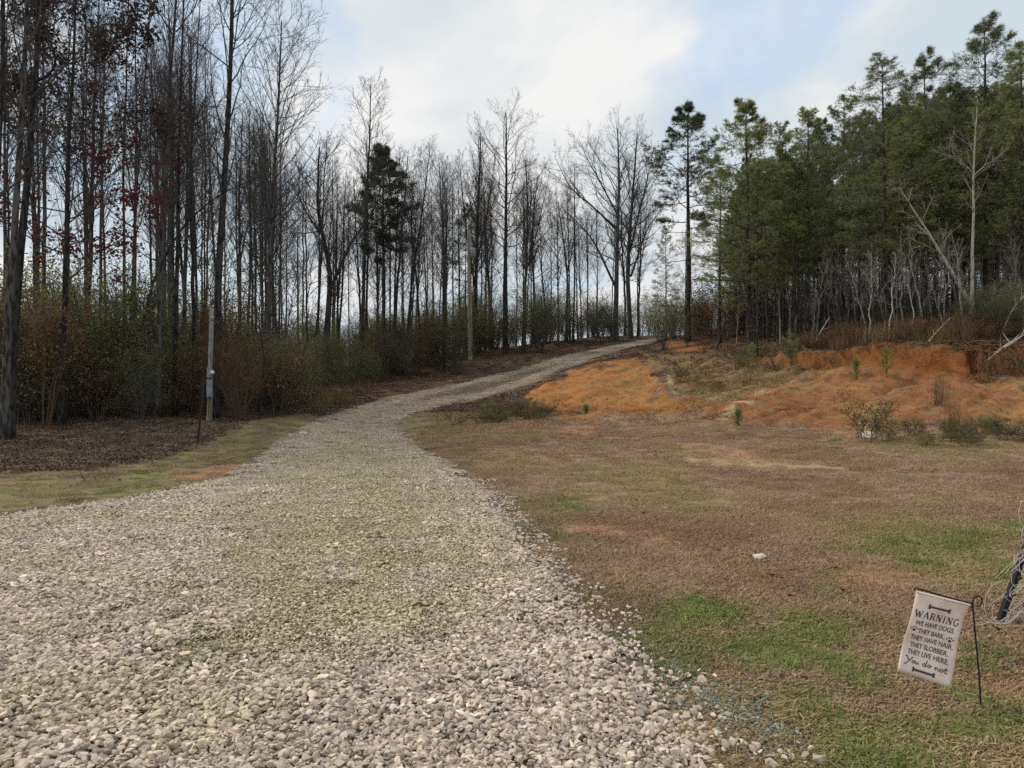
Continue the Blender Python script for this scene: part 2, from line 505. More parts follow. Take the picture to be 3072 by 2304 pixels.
CLAYSPOTS = [([(1690, 1570), (1850, 1580), (2010, 1610), (2010, 1640), (1880, 1620), (1700, 1595)], .95), ([(1830, 1700), (1930, 1700), (1930, 1740), (1840, 1735)], .8),
             ([(2500, 1690), (2640, 1680), (2760, 1720), (2760, 1800), (2600, 1810), (2520, 1760)], .5), ([(2900, 2030), (3090, 2060), (3090, 2110), (2950, 2090)], .6),
             ([(2260, 2130), (2310, 2130), (2310, 2170), (2260, 2165)], .6), ([(520, 1415), (600, 1400), (740, 1380), (720, 1410), (600, 1440), (520, 1440)], .85),
             ([(790, 1385), (890, 1372), (890, 1400), (800, 1410)], .8), ([(80, 1520), (180, 1518), (180, 1535), (80, 1537)], .8),
             ([(2000, 1330), (2150, 1325), (2240, 1345), (2290, 1370), (2200, 1375), (2100, 1350)], .8), ([(1670, 1285), (1800, 1270), (1790, 1305), (1690, 1320)], .55),
             ([(2060, 1352), (2330, 1385), (2560, 1402), (2560, 1412), (2330, 1400), (2060, 1375)], .5)]
CENTER = [(1180, 1215), (1060, 1250), (960, 1310), (860, 1420), (800, 1520), (640, 1680), (520, 1850), (560, 2050), (850, 1980), (1100, 1930), (1350, 1920), (1480, 1760), (1430, 1620),
          (1330, 1500), (1230, 1410), (1155, 1340), (1145, 1280), (1210, 1235)]
PALESAND = [(2060, 1372), (2250, 1385), (2420, 1395), (2560, 1407), (2540, 1414), (2330, 1404), (2080, 1392)]

C_field, C_field2 = lin(156, 131, 110), lin(148, 132, 96)
C_litter, C_lgrass = lin(116, 100, 88), lin(136, 124, 90)
C_woods = lin(100, 80, 66)
C_green, C_green2 = lin(118, 132, 72), lin(126, 130, 80)
C_clay, C_orange, C_ochre, C_maroon, C_pale = lin(150, 104, 70), lin(176, 121, 74), lin(162, 123, 78), lin(122, 74, 62), lin(190, 170, 132)
C_weedy = lin(138, 114, 80)
C_spot = lin(172, 130, 98)


def bank_mask(px, py, y):
    m = np.maximum(np.maximum(smooth(-14, 14, poly_sd(px, py, CLAY_A)), smooth(-14, 14, poly_sd(px, py, CLAY_B))), smooth(-14, 14, poly_sd(px, py, WEEDY)))
    return m * (y > 18) * (y < 55)


def scarp(x, y):
    """distance behind the lip of the cut bank, and where the lip exists"""
    sl = y - np.interp(x, [9.5, 12.0, 13.66, 15.16, 16.6, 24], [33.5, 29.6, 26.5, 25.1, 24.4, 22.5]) + fbm(x * 1.4, y * 0.3, 77, 3) * 0.9
    return sl, smooth(9.8, 11.8, x) * (y > 15) * (y < 40)


def H(x, y):
    """ground height with relief"""
    x, y = np.asarray(x, float), np.asarray(y, float)
    z = H0(x, y)
    px, py = to_px(x, y, z)
    bm = bank_mask(px, py, y)
    a, b = 0.80 * x + 0.60 * y, -0.60 * x + 0.80 * y
    rill = -np.abs(fbm(b * 0.85 + 0.6 * vnoise(a * .4, b * .4, 5), a * 0.16, 31, 3))
    z = z + bm * (rill * 0.6 - np.abs(fbm(b * 1.9, a * 0.22, 35, 3)) * 0.30 + 0.24 + fbm(x * 0.8, y * 0.8, 41, 4) * 0.14 + fbm(x * 3.1, y * 3.1, 43, 3) * 0.07)
    rd = road_sd(x, y)
    far = smooth(10, 40, y) * smooth(-1.0, -5.0, rd)
    z = z + fbm(x * 0.35, y * 0.35, 3, 3) * (0.05 + 0.18 * far) + fbm(x * 2.3, y * 2.3, 8, 3) * (0.02 + 0.05 * far)
    z = z - 0.05 * smooth(-0.1, 0.6, rd)
    sl, on = scarp(x, y)
    return z + on * 0.85 * (smooth(-0.16, 0.16, sl) - smooth(-4.0, 3.0, sl))


def mixc(c, k, m):
    return c * (1 - m[..., None]) + np.asarray(k) * m[..., None]


def ground_col(x, y, z):
    """soil, turf and litter colours, and how green / bare it is"""
    px, py = to_px(x, y, z)
    wob = fbm(x * 1.3, y * 1.3, 50, 4)
    amp = np.clip(200 / np.maximum(y, 3), 6, 40)
    qx, qy = px + wob * amp * 1.6, py + fbm(x * 1.3 + 40, y * 1.3, 60, 4) * amp
    inview = (y > 2)

    def mk(poly, s=8.0):
        return smooth(-s, s, poly_sd(qx, qy, poly)) * inview
    n1, n2 = fbm(x * 0.45, y * 0.45, 21, 4), fbm(x * 1.9, y * 1.9, 25, 4)
    c = np.broadcast_to(np.array(C_field), x.shape + (3,)).copy()
    c = mixc(c, C_field2, smooth(-0.05, 0.35, n1 + 0.4 * n2))
    c = mixc(c, lin(140, 110, 88), smooth(0.0, 0.4, -n1 + 0.5 * n2) * 0.7)
    rd = road_sd(x, y)
    c = mixc(c, lin(122, 113, 84), smooth(-1.5, -0.1, rd) * smooth(0.3, -0.3, -n2) * 0.8)
    left = np.maximum(mk(LEFT, 10), (x < -0.32 * y - 3) * 1.0)
    c = mixc(c, C_litter, left)
    lg = mk(LEFT_GRASS, 14)
    c = mixc(c, C_lgrass, lg * smooth(-0.35, 0.15, n2 + 0.3))
    woods = np.maximum(smooth(27, 34, y) * (x < 0.0 * y + 14), smooth(0, 3, y - 26.5 - np.maximum(0, (14 - x)) * 1.1) * (x > 5))
    c = mixc(c, C_woods, woods)
    near = (y < 60) & (y > 16)
    ca, cb, cc, wd = mk(CLAY_A, 5) * near, mk(CLAY_B, 6) * near, mk(CLAY_C, 6) * near, mk(WEEDY, 10) * near
    rag = fbm(x * 2.2, y * 2.2, 19, 4) * 26 + fbm(x * 0.9, y * 0.9, 20, 3) * 30
    ca = smooth(-7, 7, poly_sd(qx, qy, CLAY_A) + rag) * near; cb = smooth(-8, 8, poly_sd(qx, qy, CLAY_B) + rag) * near
    c = mixc(c, C_clay, np.maximum(cb, cc))
    c = mixc(c, C_orange, ca)
    c = mixc(c, C_ochre, np.maximum(ca, cb) * smooth(0.05, 0.35, n1 + n2 * 0.6) * 0.8)
    c = mixc(c, lin(140, 90, 58), np.maximum(ca, cb) * smooth(0.1, 0.45, -n1 + n2 * 0.5) * 0.7)
    c = mixc(c, C_weedy, wd * smooth(-0.4, 0.1, n2 + 0.25))
    c = mixc(c, C_maroon, mk(MAROON, 10) * near * 0.8)
    n3 = fbm(x * 4.5, y * 4.5, 29, 3)
    c = mixc(c, C_weedy, np.maximum(ca * .6, cb) * smooth(0.12, 0.4, n2 * .8 + n3 * .6 - n1 * .4) * 0.75)
    sl, on = scarp(x, y)
    face = on * smooth(-0.9, -0.5, sl) * smooth(0.3, 0.1, sl)
    c = mixc(c, lin(150, 98, 58), face)
    c = mixc(c, lin(92, 74, 58), on * smooth(0.1, 0.3, sl) * smooth(6, 4, sl))
    cb = np.maximum(cb, face)
    pale = np.maximum(np.maximum(mk(PALE1, 4), mk(PALE2, 6)), mk(PALE3, 4)) * near
    c = mixc(c, C_pale, pale * smooth(-0.35, 0.1, n2 + 0.1))
    green = np.zeros(x.shape)
    for poly, s in GREENS:
        green = np.maximum(green, smooth(-22, 22, poly_sd(qx, qy, poly)) * s)
    green = green * inview * (y < 25) * smooth(-0.45, 0.25, n2 + 0.2) * (rd < 0)
    lowright = smooth(1700, 2000, py) * (rd < -0.1) * (x > 0) * inview
    green = np.maximum(green, lowright * smooth(0.0, 0.4, n2 + n1 * 0.6) * 0.6)
    c = mixc(c, C_green2, green)
    bare = np.zeros(x.shape)
    for poly, s in CLAYSPOTS:
        bare = np.maximum(bare, smooth(-10, 10, poly_sd(qx, qy, poly)) * s)
    bare = bare * inview * (y < 25) * smooth(-0.3, 0.15, n2 + 0.15)
    c = mixc(c, C_spot, bare)
    sand = mk(PALESAND, 6) * (y < 25)
    c = mixc(c, lin(176, 158, 112), sand * 0.8)
    bare = np.maximum.reduce([bare, ca, cb, cc, pale, sand * 0.7])
    return c, green, bare, left, woods, wd


# ground sheet: polar grid, dense in front of the camera, reaching the horizon
th = np.concatenate([np.linspace(-180, -48, 60, endpoint=False), np.linspace(-48, 48, 470, endpoint=False), np.linspace(48, 180, 60, endpoint=False)])
th = np.radians(th)
rad = np.concatenate([[0.4, 0.9, 1.5], np.geomspace(2.0, 24, 240), np.geomspace(24.13, 40, 130), np.geomspace(40.5, 110, 80), np.geomspace(116, 900, 24)])
TT, RR_ = np.meshgrid(th, rad)
gx, gy = RR_ * np.sin(TT), RR_ * np.cos(TT)
gz = H(gx, gy)
gc = ground_col(gx.ravel(), gy.ravel(), gz.ravel())[0]
nr, nt = gx.shape
ii, jj = np.meshgrid(np.arange(nr - 1), np.arange(nt), indexing='ij')
j2 = (jj + 1) % nt
gq = np.stack([ii * nt + jj, (ii + 1) * nt + jj, (ii + 1) * nt + j2, ii * nt + j2], -1).reshape(-1, 4)[:, ::-1]
gV = np.stack([gx, gy, gz], -1).reshape(-1, 3)
gV = np.concatenate([gV, [[0, 0, float(H(0, 0))]]])
gc = np.concatenate([gc, gc[:1]])
gt = np.stack([np.full(nt, len(gV) - 1), np.arange(nt), (np.arange(nt) + 1) % nt], -1)[:, ::-1]
me = mesh_np('ground', gV, gq, gt, True, {'col': ('FLOAT_COLOR', gc)})
me.materials.append(M_ground)
tag(link('ground', me), kind='structure')

# gravel driveway: a crowned sheet that thins out into the turf at both edges
C_grav, C_gravy, C_trk = lin(198, 183, 168), lin(190, 178, 148), lin(176, 164, 150)


def road_col(x, y):
    px, py = to_px(x, y, H0(x, y))
    n1, n2 = fbm(x * 0.8, y * 0.8, 90, 4), fbm(x * 2.6, y * 2.6, 95, 4)
    c = np.broadcast_to(np.array(C_grav), x.shape + (3,)).copy()
    cen = smooth(-110, 90, poly_sd(px + n1 * 200, py + n2 * 60, CENTER)) * (y < 34) * (y > 3)
    c = mixc(c, C_gravy, np.clip(cen * smooth(-0.5, 0.1, n2 + 0.1), 0, 1))
    c = mixc(c, C_gravy, smooth(0.15, 0.4, n1) * (1 - cen) * 0.6 * (y < 25))
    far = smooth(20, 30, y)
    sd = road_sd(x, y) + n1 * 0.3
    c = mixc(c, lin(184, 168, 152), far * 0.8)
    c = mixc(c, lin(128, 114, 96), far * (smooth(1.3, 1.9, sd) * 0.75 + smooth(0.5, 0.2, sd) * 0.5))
    return c, cen


rdist = road_sd(gx.ravel(), gy.ravel()).reshape(gx.shape)
keep = (rdist > -0.5) & (gy > -5) & (gy < 95)
fk = keep[:-1, :] & keep[1:, :] & np.roll(keep, -1, 1)[:-1, :] & np.roll(keep, -1, 1)[1:, :]
rq = gq.reshape(nr - 1, nt, 4)[fk]
used, inv = np.unique(rq.ravel(), return_inverse=True)
rV = gV[used].copy()
rsd = rdist.ravel()[used] + fbm(rV[:, 0] * 1.5, rV[:, 1] * 1.5, 14, 3) * 0.35


def road_lift(x, y, sd):
    return -0.05 + 0.115 * smooth(-0.25, 0.5, sd)


def ROADZ(x, y):
    sd = road_sd(x, y) + fbm(x * 1.5, y * 1.5, 14, 3) * 0.35
    return H(x, y) + road_lift(x, y, sd) + 0.02 * fbm(x * 1.2, y * 1.2, 61, 2)


rV[:, 2] += road_lift(rV[:, 0], rV[:, 1], rsd) + 0.02 * fbm(rV[:, 0] * 1.2, rV[:, 1] * 1.2, 61, 2)
rc, _ = road_col(rV[:, 0], rV[:, 1])
me = mesh_np('gravel_driveway', rV, inv.reshape(-1, 4), None, True, {'col': ('FLOAT_COLOR', rc * (0.42 + 0.36 * smooth(14, 27, rV[:, 1]))[:, None])})  # shade of the gaps between stones put into the bed colour, strongest close up
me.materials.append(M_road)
tag(link('gravel_driveway', me), kind='structure')


def ground_at(px, d):
    x = (px - CX) / F_PX * d
    return np.array([x, d, float(H(np.array([x]), np.array([d]))[0])])


# ------------------------------------------------------------------ scattering of stuff (stones, grass, leaves) with geometry nodes
def scatter(name, pts, rot, scl, idx, col, protos, label, cat):
    me = mesh_np(name, pts, attrs={'rot': ('FLOAT_VECTOR', rot), 'scl': ('FLOAT', scl), 'idx': ('INT', idx), 'col': ('FLOAT_COLOR', col)})
    o = link(name, me)
    tag(o, label, cat, kind='stuff')
    pc = bpy.data.collections.new(name + '_pieces')
    for k, pm in enumerate(protos):
        pc.objects.link(bpy.data.objects.new('%s_piece_%02d' % (name, k), pm))
    ng = bpy.data.node_groups.new(name + '_scatter', 'GeometryNodeTree')
    ng.interface.new_socket('Geometry', in_out='INPUT', socket_type='NodeSocketGeometry')
    ng.interface.new_socket('Geometry', in_out='OUTPUT', socket_type='NodeSocketGeometry')
    n, l = ng.nodes, ng.links
    gi, go = n.new('NodeGroupInput'), n.new('NodeGroupOutput')
    ci = n.new('GeometryNodeCollectionInfo'); ci.inputs['Collection'].default_value = pc
    ci.inputs['Separate Children'].default_value = True; ci.inputs['Reset Children'].default_value = True
    ip = n.new('GeometryNodeInstanceOnPoints'); ip.inputs['Pick Instance'].default_value = True

    def na(nm, t):
        a = n.new('GeometryNodeInputNamedAttribute'); a.data_type = t; a.inputs['Name'].default_value = nm
        return a.outputs['Attribute']
    e2r = n.new('FunctionNodeEulerToRotation')
    l.new(na('rot', 'FLOAT_VECTOR'), e2r.inputs[0]); l.new(e2r.outputs[0], ip.inputs['Rotation'])
    l.new(na('scl', 'FLOAT'), ip.inputs['Scale']); l.new(na('idx', 'INT'), ip.inputs['Instance Index'])
    l.new(gi.outputs[0], ip.inputs['Points']); l.new(ci.outputs[0], ip.inputs['Instance']); l.new(ip.outputs[0], go.inputs[0])
    md = o.modifiers.new('scatter', 'NODES'); md.node_group = ng
    return o


def tilt(x, y, fn, rng, jit=0.0):
    """euler that lays a patch on the slope, with random spin"""
    e = 0.15
    sx = (fn(x + e, y) - fn(x - e, y)) / (2 * e); sy = (fn(x, y + e) - fn(x, y - e)) / (2 * e)
    sx, sy = np.clip(sx, -0.8, 0.8), np.clip(sy, -0.8, 0.8)
    f = rng.random(len(x)) * 6.283
    a = norm(np.stack([np.cos(f), np.sin(f), sx * np.cos(f) + sy * np.sin(f)], -1))
    c = norm(np.stack([-sx, -sy, np.ones(len(x))], -1)); b = np.cross(c, a)
    return np.stack([np.arctan2(b[:, 2], c[:, 2]), np.arcsin(np.clip(-a[:, 2], -1, 1)), np.arctan2(a[:, 1], a[:, 0])], -1)


def jitter_grid(x0, x1, y0, y1, s, rng):
    a, b = np.meshgrid(np.arange(x0, x1, s), np.arange(y0, y1, s))
    a, b = a.ravel(), b.ravel()
    return a + rng.uniform(-.5, .5, len(a)) * s, b + rng.uniform(-.5, .5, len(b)) * s


def in_view(x, y, m=1.2):
    return np.abs(x) < (y + 1.0) * 0.70 + m


def ico(sub):
    import bmesh
    bm = bmesh.new(); bmesh.ops.create_icosphere(bm, subdivisions=sub, radius=1.0)
    V = np.array([v.co[:] for v in bm.verts]); T = np.array([[v.index for v in f.verts] for f in bm.faces]); bm.free()
    return V, T


ICO1, ICO2 = ico(1), ico(2)


def stone_shape(rng, base):
    V = base[0].copy()
    for _ in range(11):                                    # split faces of crushed rock
        nrm = norm(rng.normal(0, 1, 3)); d = rng.uniform(0.32, 0.72)
        s = V @ nrm - d
        V -= np.maximum(s, 0)[:, None] * nrm
    return V * np.array([rng.uniform(1.1, 1.7), rng.uniform(.8, 1.3), rng.uniform(.5, 1.0)])


def rot_rand(V, rng, tl=0.6):
    a, b, c = rng.uniform(-tl, tl), rng.uniform(-tl, tl), rng.random() * 6.283
    R = np.array(Matrix.Rotation(c, 3, 'Z') @ Matrix.Rotation(b, 3, 'Y') @ Matrix.Rotation(a, 3, 'X'))
    return V @ R.T


def stone_patch(k, n, radius, smin, smax, base):
    rng = np.random.default_rng(100 + k)
    shapes = [stone_shape(rng, base) for _ in range(14)]
    g = Geo()
    for i in range(n):
        r = radius * math.sqrt(rng.random()); t = rng.random() * 6.283
        s = (smin + (smax - smin) * rng.random() ** 1.6) * (1.35 if rng.random() < 0.07 else 1.0) * 0.5
        V = rot_rand(shapes[rng.integers(14)], rng) * s
        g.add(V + np.array([r * math.cos(t), r * math.sin(t), s * 0.15 + rng.uniform(-.5, .9) * smin]), None, base[1],
              np.clip(rng.normal(0.5, 0.24), 0, 1))
    return g.mesh('stone_patch', M_stone)


P_coarse = [stone_patch(k, 230, 0.27, 0.020, 0.055, ICO2 if k < 5 else ICO1) for k in range(5)]
P_fine = [stone_patch(20 + k, 330, 0.27, 0.014, 0.038, ICO1) for k in range(4)]

P_edge = [stone_patch(40 + k, 9, 0.09, 0.03, 0.062, ICO1) for k in range(4)]
rng = np.random.default_rng(5)
xa, ya = jitter_grid(-14, 16, 1.6, 30, 0.23, rng); xb, yb = jitter_grid(-9, 10, 30, 52, 0.42, rng)
x, y = np.concatenate([xa, xb]), np.concatenate([ya, yb])
sd = road_sd(x, y)
_, cen = road_col(x, y)
fine_p = np.clip(cen * 1.1 + smooth(9, 16, y) * 0.5, 0, 0.85) + (y > 30)
k = (sd > 0.24) & in_view(x, y) & (rng.random(len(x)) < np.clip(1.25 - y / 60, 0.5, 1))
x, y, fine_p = x[k], y[k], fine_p[k]
isf = rng.random(len(x)) < fine_p
ax_, ay_ = jitter_grid(-14, 8, 1.6, 14, 0.11, rng)
asd = road_sd(ax_, ay_)
ka = in_view(ax_, ay_) & (asd < 0.3) & (asd > -0.32) & (rng.random(len(ax_)) < np.clip((asd + 0.34) / 0.5, 0, 1) ** 1.6)
nbig = len(x)
x, y = np.concatenate([x, ax_[ka]]), np.concatenate([y, ay_[ka]])
isf = np.concatenate([isf, rng.random(ka.sum()) < .3])
edge = np.arange(len(x)) >= nbig
c = road_col(x, y)[0] * rng.normal(1.0, 0.06, (len(x), 1))
c = c * np.where(rng.random((len(x), 1)) < 0.04, 0.85, 1.0)
z = ROADZ(x, y)
scatter('gravel', np.stack([x, y, np.where(edge, np.maximum(z, H(x, y)), z) + 0.004 + 0.012 * smooth(9, 16, y)], -1), tilt(x, y, ROADZ, rng), rng.uniform(0.8, 1.05, len(x)) * np.where(y > 30, 1.5, 1.0),
        np.where(edge, 9 + rng.integers(0, 4, len(x)), np.where(isf, 5 + rng.integers(0, 4, len(x)), rng.integers(0, 5, len(x)))), c, P_coarse + P_fine + P_edge,
        'pale grey crushed stone covering the curving driveway', 'gravel')

# spilled blue-grey stone chips in the turf along the driveway's edge
x, y = jitter_grid(0.5, 5, 2.4, 9, 0.2, rng)
sd = road_sd(x, y); px, py = to_px(x, y, H0(x, y))
chips = [(1740, 1850), (1880, 1930), (2060, 2010), (2120, 2070), (2250, 2120), (2330, 2220), (2300, 2280), (2180, 2180), (2060, 2080), (1960, 1990), (1800, 1900)]
k = poly_sd(px + fbm(x * 3, y * 3, 7, 2) * 60, py, chips) > -12
x, y, py_ = x[k], y[k], py[k]
bl = smooth(2000, 2060, py_)[:, None]
c = (np.array(lin(146, 140, 134)) * (1 - bl) + np.array(lin(142, 150, 140)) * bl) * rng.normal(1, .06, (len(x), 1))
scatter('stone_chips', np.stack([x, y, H(x, y) + 0.002], -1), tilt(x, y, H, rng), rng.uniform(0.6, 0.9, len(x)), rng.integers(0, 4, len(x)), c, P_fine,
        'fine blue grey stone chips spilled into the turf beside the driveway', 'stone chips')


def blade_patch(k, n, radius, hmin, hmax, lean, wid=0.004):
    rng = np.random.default_rng(300 + k)
    r = radius * np.sqrt(rng.random(n)); t = rng.random(n) * 6.283
    p = np.stack([r * np.cos(t), r * np.sin(t), np.full(n, -0.008)], -1)
    h = rng.uniform(hmin, hmax, n)[:, None]; la = rng.random(n) * 6.283
    ld = np.stack([np.cos(la), np.sin(la), np.zeros(n)], -1); le = np.abs(rng.normal(lean, lean * 0.5, n))[:, None]
    side = np.stack([-np.sin(la + .7), np.cos(la + .7), np.zeros(n)], -1) * (wid * rng.uniform(.6, 1.3, n))[:, None]
    up = np.array([[0, 0, 1.0]])
    m = p + (ld * le * 0.45 + up * 0.75) * h; q = p + (ld * le * 1.5 + up * np.maximum(0.25, 1.1 - le * .5)) * h
    V = np.stack([p - side, p + side, m + side * .8, m - side * .8, q], 1).reshape(-1, 3)
    b = (np.arange(n) * 5)[:, None]
    g = Geo(); g.add(V, b + np.array([[0, 1, 2, 3]]), b + np.array([[3, 2, 4]]), np.repeat(np.clip(rng.normal(.5, .25, n), 0, 1), 5))
    return g.mesh('blade_patch', M_blade)


def leaf_patch(k, n, radius, smin, smax, mat):
    rng = np.random.default_rng(500 + k)
    r = radius * np.sqrt(rng.random(n)); t = rng.random(n) * 6.283
    p = np.stack([r * np.cos(t), r * np.sin(t), rng.uniform(0.002, 0.03, n)], -1)
    s = rng.uniform(smin, smax, n)[:, None]; a = rng.random(n) * 6.283
    d = np.stack([np.cos(a), np.sin(a), rng.normal(0, .35, n)], -1) * s; w = np.stack([-np.sin(a), np.cos(a), rng.normal(0, .45, n)], -1) * s * 0.36
    upc = np.array([[0, 0, 1.0]]) * s * rng.uniform(0.05, .35, (n, 1))
    V = np.stack([p - d * .5, p + w + upc, p + d * .5, p - w + upc], 1).reshape(-1, 3)
    b = (np.arange(n) * 4)[:, None]
    g = Geo(); g.add(V, None, np.concatenate([b + np.array([[0, 1, 2]]), b + np.array([[0, 2, 3]])]), np.repeat(np.clip(rng.normal(.45, .25, n), 0, 1), 4))
    return g.mesh('leaf_patch', mat)


G_short = [blade_patch(k, 280, 0.24, 0.010, 0.038, 1.4) for k in range(4)]
G_lush = [blade_patch(10 + k, 170, 0.2, 0.02, 0.075, 0.8, 0.0035) for k in range(3)]
G_sparse = [blade_patch(20 + k, 60, 0.22, 0.015, 0.04, 1.0) for k in range(2)]

rng = np.random.default_rng(6)
xs, ys = [], []
for (y0, y1, s) in ((1.8, 6, 0.17), (6, 11, 0.21), (11, 24, 0.30), (24, 40, 0.5)):
    a, b = jitter_grid(-17, 19, y0, y1, s, rng); xs.append(a); ys.append(b)
x, y = np.concatenate(xs), np.concatenate(ys)
k = in_view(x, y) & ((y < 24) | (x > -3)) & (road_sd(x, y) < 0.02 + 0.1 * fbm(x * 2, y * 2, 5, 2)); x, y = x[k], y[k]
z = H(x, y)
c, green, bare, left, woods, wd = ground_col(x, y, z)
k = (rng.random(len(x)) > np.where(y > 19, bare * .93, bare * 1.3)) & (woods < 0.5) & ~((left > 0.5) & (rng.random(len(x)) < 0.55))
x, y, z, c, green, left = x[k], y[k], z[k], c[k], green[k], left[k]
lush = rng.random(len(x)) < green * 0.7
g2 = np.array(C_green)[None, :] * rng.uniform(0.75, 1.25, (len(x), 1))
straw = np.array(lin(176, 154, 120))
c = np.where(lush[:, None], g2, c * rng.normal(1.05, 0.1, (len(x), 1)))
c = np.where((~lush & (rng.random(len(x)) < 0.25))[:, None], c * .55 + straw * .45, c)
idx = np.where(lush, 4 + rng.integers(0, 3, len(x)), np.where(rng.random(len(x)) < .2, 7 + rng.integers(0, 2, len(x)), rng.integers(0, 4, len(x))))
scatter('grass', np.stack([x, y, z], -1), tilt(x, y, H, rng), rng.uniform(0.8, 1.25, len(x)) * np.where(y > 24, 2.2, 1.0) * np.where(lush, rng.uniform(.45, 1.0, len(x)), 1.0),
        idx, c, G_short + G_lush + G_sparse, 'dormant brown turf with patches of new green grass', 'grass')

# fallen leaves: thick by the woods, thin on the clearing and the bank
L_p = [leaf_patch(k, 75, 0.28, 0.03, 0.075, M_litter) for k in range(4)]
L_s = [leaf_patch(20 + k, 5, 0.3, 0.04, 0.09, M_litter) for k in range(3)]
a1, b1 = jitter_grid(-24, 6, 9, 34, 0.30, rng); a2, b2 = jitter_grid(-16, 20, 3, 30, 0.7, rng); a3, b3 = jitter_grid(-14, 26, 30, 66, 0.8, rng)
x, y = np.concatenate([a1, a2, a3]), np.concatenate([b1, b2, b3])
thick = np.concatenate([np.ones(len(a1)), np.zeros(len(a2)), np.ones(len(a3))]) > 0
sd = road_sd(x, y)
k = in_view(x, y, 2) & (sd < -0.15); x, y, thick = x[k], y[k], thick[k]
z = H(x, y)
c, green, bare, left, woods, wd = ground_col(x, y, z)
px, py = to_px(x, y, z)
lg = smooth(-10, 10, poly_sd(px, py, LEFT_GRASS))
k = np.where(thick, ((left > .4) & (lg < .5) | (woods > .4)) & (bare < .4), (rng.random(len(x)) < 0.45) | (bare > .4) & (y > 17))
x, y, z, thick, bare = x[k], y[k], z[k], thick[k], bare[k]
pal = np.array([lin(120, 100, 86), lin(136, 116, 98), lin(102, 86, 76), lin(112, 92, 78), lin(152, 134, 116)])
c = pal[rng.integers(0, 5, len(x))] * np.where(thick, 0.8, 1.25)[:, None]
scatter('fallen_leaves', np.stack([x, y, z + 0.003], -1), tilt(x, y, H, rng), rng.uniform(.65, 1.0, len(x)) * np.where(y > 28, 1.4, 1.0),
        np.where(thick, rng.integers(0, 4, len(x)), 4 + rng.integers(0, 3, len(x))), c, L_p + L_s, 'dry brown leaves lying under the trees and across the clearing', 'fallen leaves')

# ------------------------------------------------------------------ trees
def px_pt(px, py, d):
    return np.array([(px - CX) / F_PX * d, d, CAM_Z + (HY - py) / F_PX * d])


def resample(P, K, rng=None, wig=0.0):
    P = np.asarray(P, float)
    s = np.concatenate([[0], np.cumsum(np.linalg.norm(np.diff(P, axis=0), axis=1))])
    t = np.linspace(0, s[-1], K)
    # smooth interpolation through the control points
    Q = np.stack([np.interp(t, s, P[:, i]) for i in range(3)], -1)
    for _ in range(2):
        Q[1:-1] = Q[1:-1] * 0.5 + (Q[:-2] + Q[2:]) * 0.25
    if rng is not None and wig:
        w = rng.normal(0, wig, (K, 3)); w[:, 2] = 0; w[0] = 0
        Q = Q + np.cumsum(w, 0) * 0.6
    return Q


def bare_tree(seed, paths, r0, crown0=0.4, nlimb=34, limb_len=3.0, ang=0.75, up=0.10, mat=None, tmat=None, wig=0.03, n2=6, n3=5, crook=0.10,
              fork_r=0.62, top_r=0.16, prof=0.75, n4=2):
    """paths: main stem first, then forks; coordinates relative to the base. returns trunk and crown meshes"""
    rng = np.random.default_rng(seed)
    K = 16
    gt, gc_ = Geo(), Geo()
    allP, allR = [], []
    L0 = np.linalg.norm(np.asarray(paths[0])[-1] - np.asarray(paths[0])[0])
    for i, p in enumerate(paths):
        P = resample(p, K, rng, wig)
        t = np.linspace(0, 1, K)
        if i == 0:
            P[0, 2] -= 0.35
            R = r0 * (top_r + (1 - top_r) * (1 - t) ** 0.85) + r0 * 0.45 * np.exp(-t * L0 / 0.35)
            allP.append(P); allR.append(R)
        else:
            j = np.argmin(np.linalg.norm(allP[0] - P[0], axis=1))
            R = allR[0][j] * fork_r * (0.12 + 0.88 * (1 - t) ** 0.9)
            allP.append(P); allR.append(R)
        tubes(gt, P[None], R[None], 9 if i == 0 else 7)
    P, R = np.stack(allP), np.stack(allR)
    if len(P) > 1:
        main = children(P[:1], R[:1], nlimb, crown0, 0.985, ang, lambda t: limb_len * (0.25 + 0.75 * (1 - (t - crown0) / (1 - crown0)) ** prof) * 1.4 * (0.55 + 0.45 * np.minimum(1, (t - crown0) * 5)), 7, up, crook, 0.36, rng, rmin=0.011)
        frk = children(P[1:], R[1:], max(8, nlimb // 2), 0.25, 0.985, ang * 0.95, lambda t: limb_len * 1.25 * (0.85 - 0.5 * t), 7, up, crook, 0.5, rng, rmin=0.011)
        P1, R1, L1 = [np.concatenate([a, b]) for a, b in ((main[0], frk[0]), (main[1], frk[1]), (main[3], frk[3]))]
    else:
        P1, R1, _, L1 = children(P, R, nlimb, crown0, 0.985, ang, lambda t: limb_len * (0.25 + 0.75 * (1 - (t - crown0) / (1 - crown0)) ** prof) * 1.4 * (0.55 + 0.45 * np.minimum(1, (t - crown0) * 5)), 7, up, crook, 0.36, rng, rmin=0.011)
    tubes(gc_, P1, R1, 5)
    P2, R2, _, L2 = children(P1, R1, n2, 0.18, 0.98, 0.65, lambda t: L1[:, None] * 0.55 * (1.2 - t), 5, up * 0.8, crook * 1.1, 0.6, rng, rmin=0.008)
    tubes(gc_, P2, R2, 3)
    P3, R3, _, L3 = children(P2, R2, n3, 0.2, 1.0, 0.6, lambda t: L2[:, None] * 0.62 * (1.2 - t * .8), 3, up * .5, crook * 1.2, 0.65, rng, rmin=0.0058)
    tubes(gc_, P3, R3, 3)
    P4, R4, _, _ = children(P3, R3, n4, 0.3, 1.0, 0.55, lambda t: L3[:, None] * 0.6, 2, 0.05, 0.05, 0.8, rng, rmin=0.0046)
    cones(gc_, P4[:, 0], P4[:, 1], R4[:, 0])
    return gt.mesh('trunk', tmat or M_bark_dark, True), gc_.mesh('crown', mat or M_twig), (P1, P2, P3)


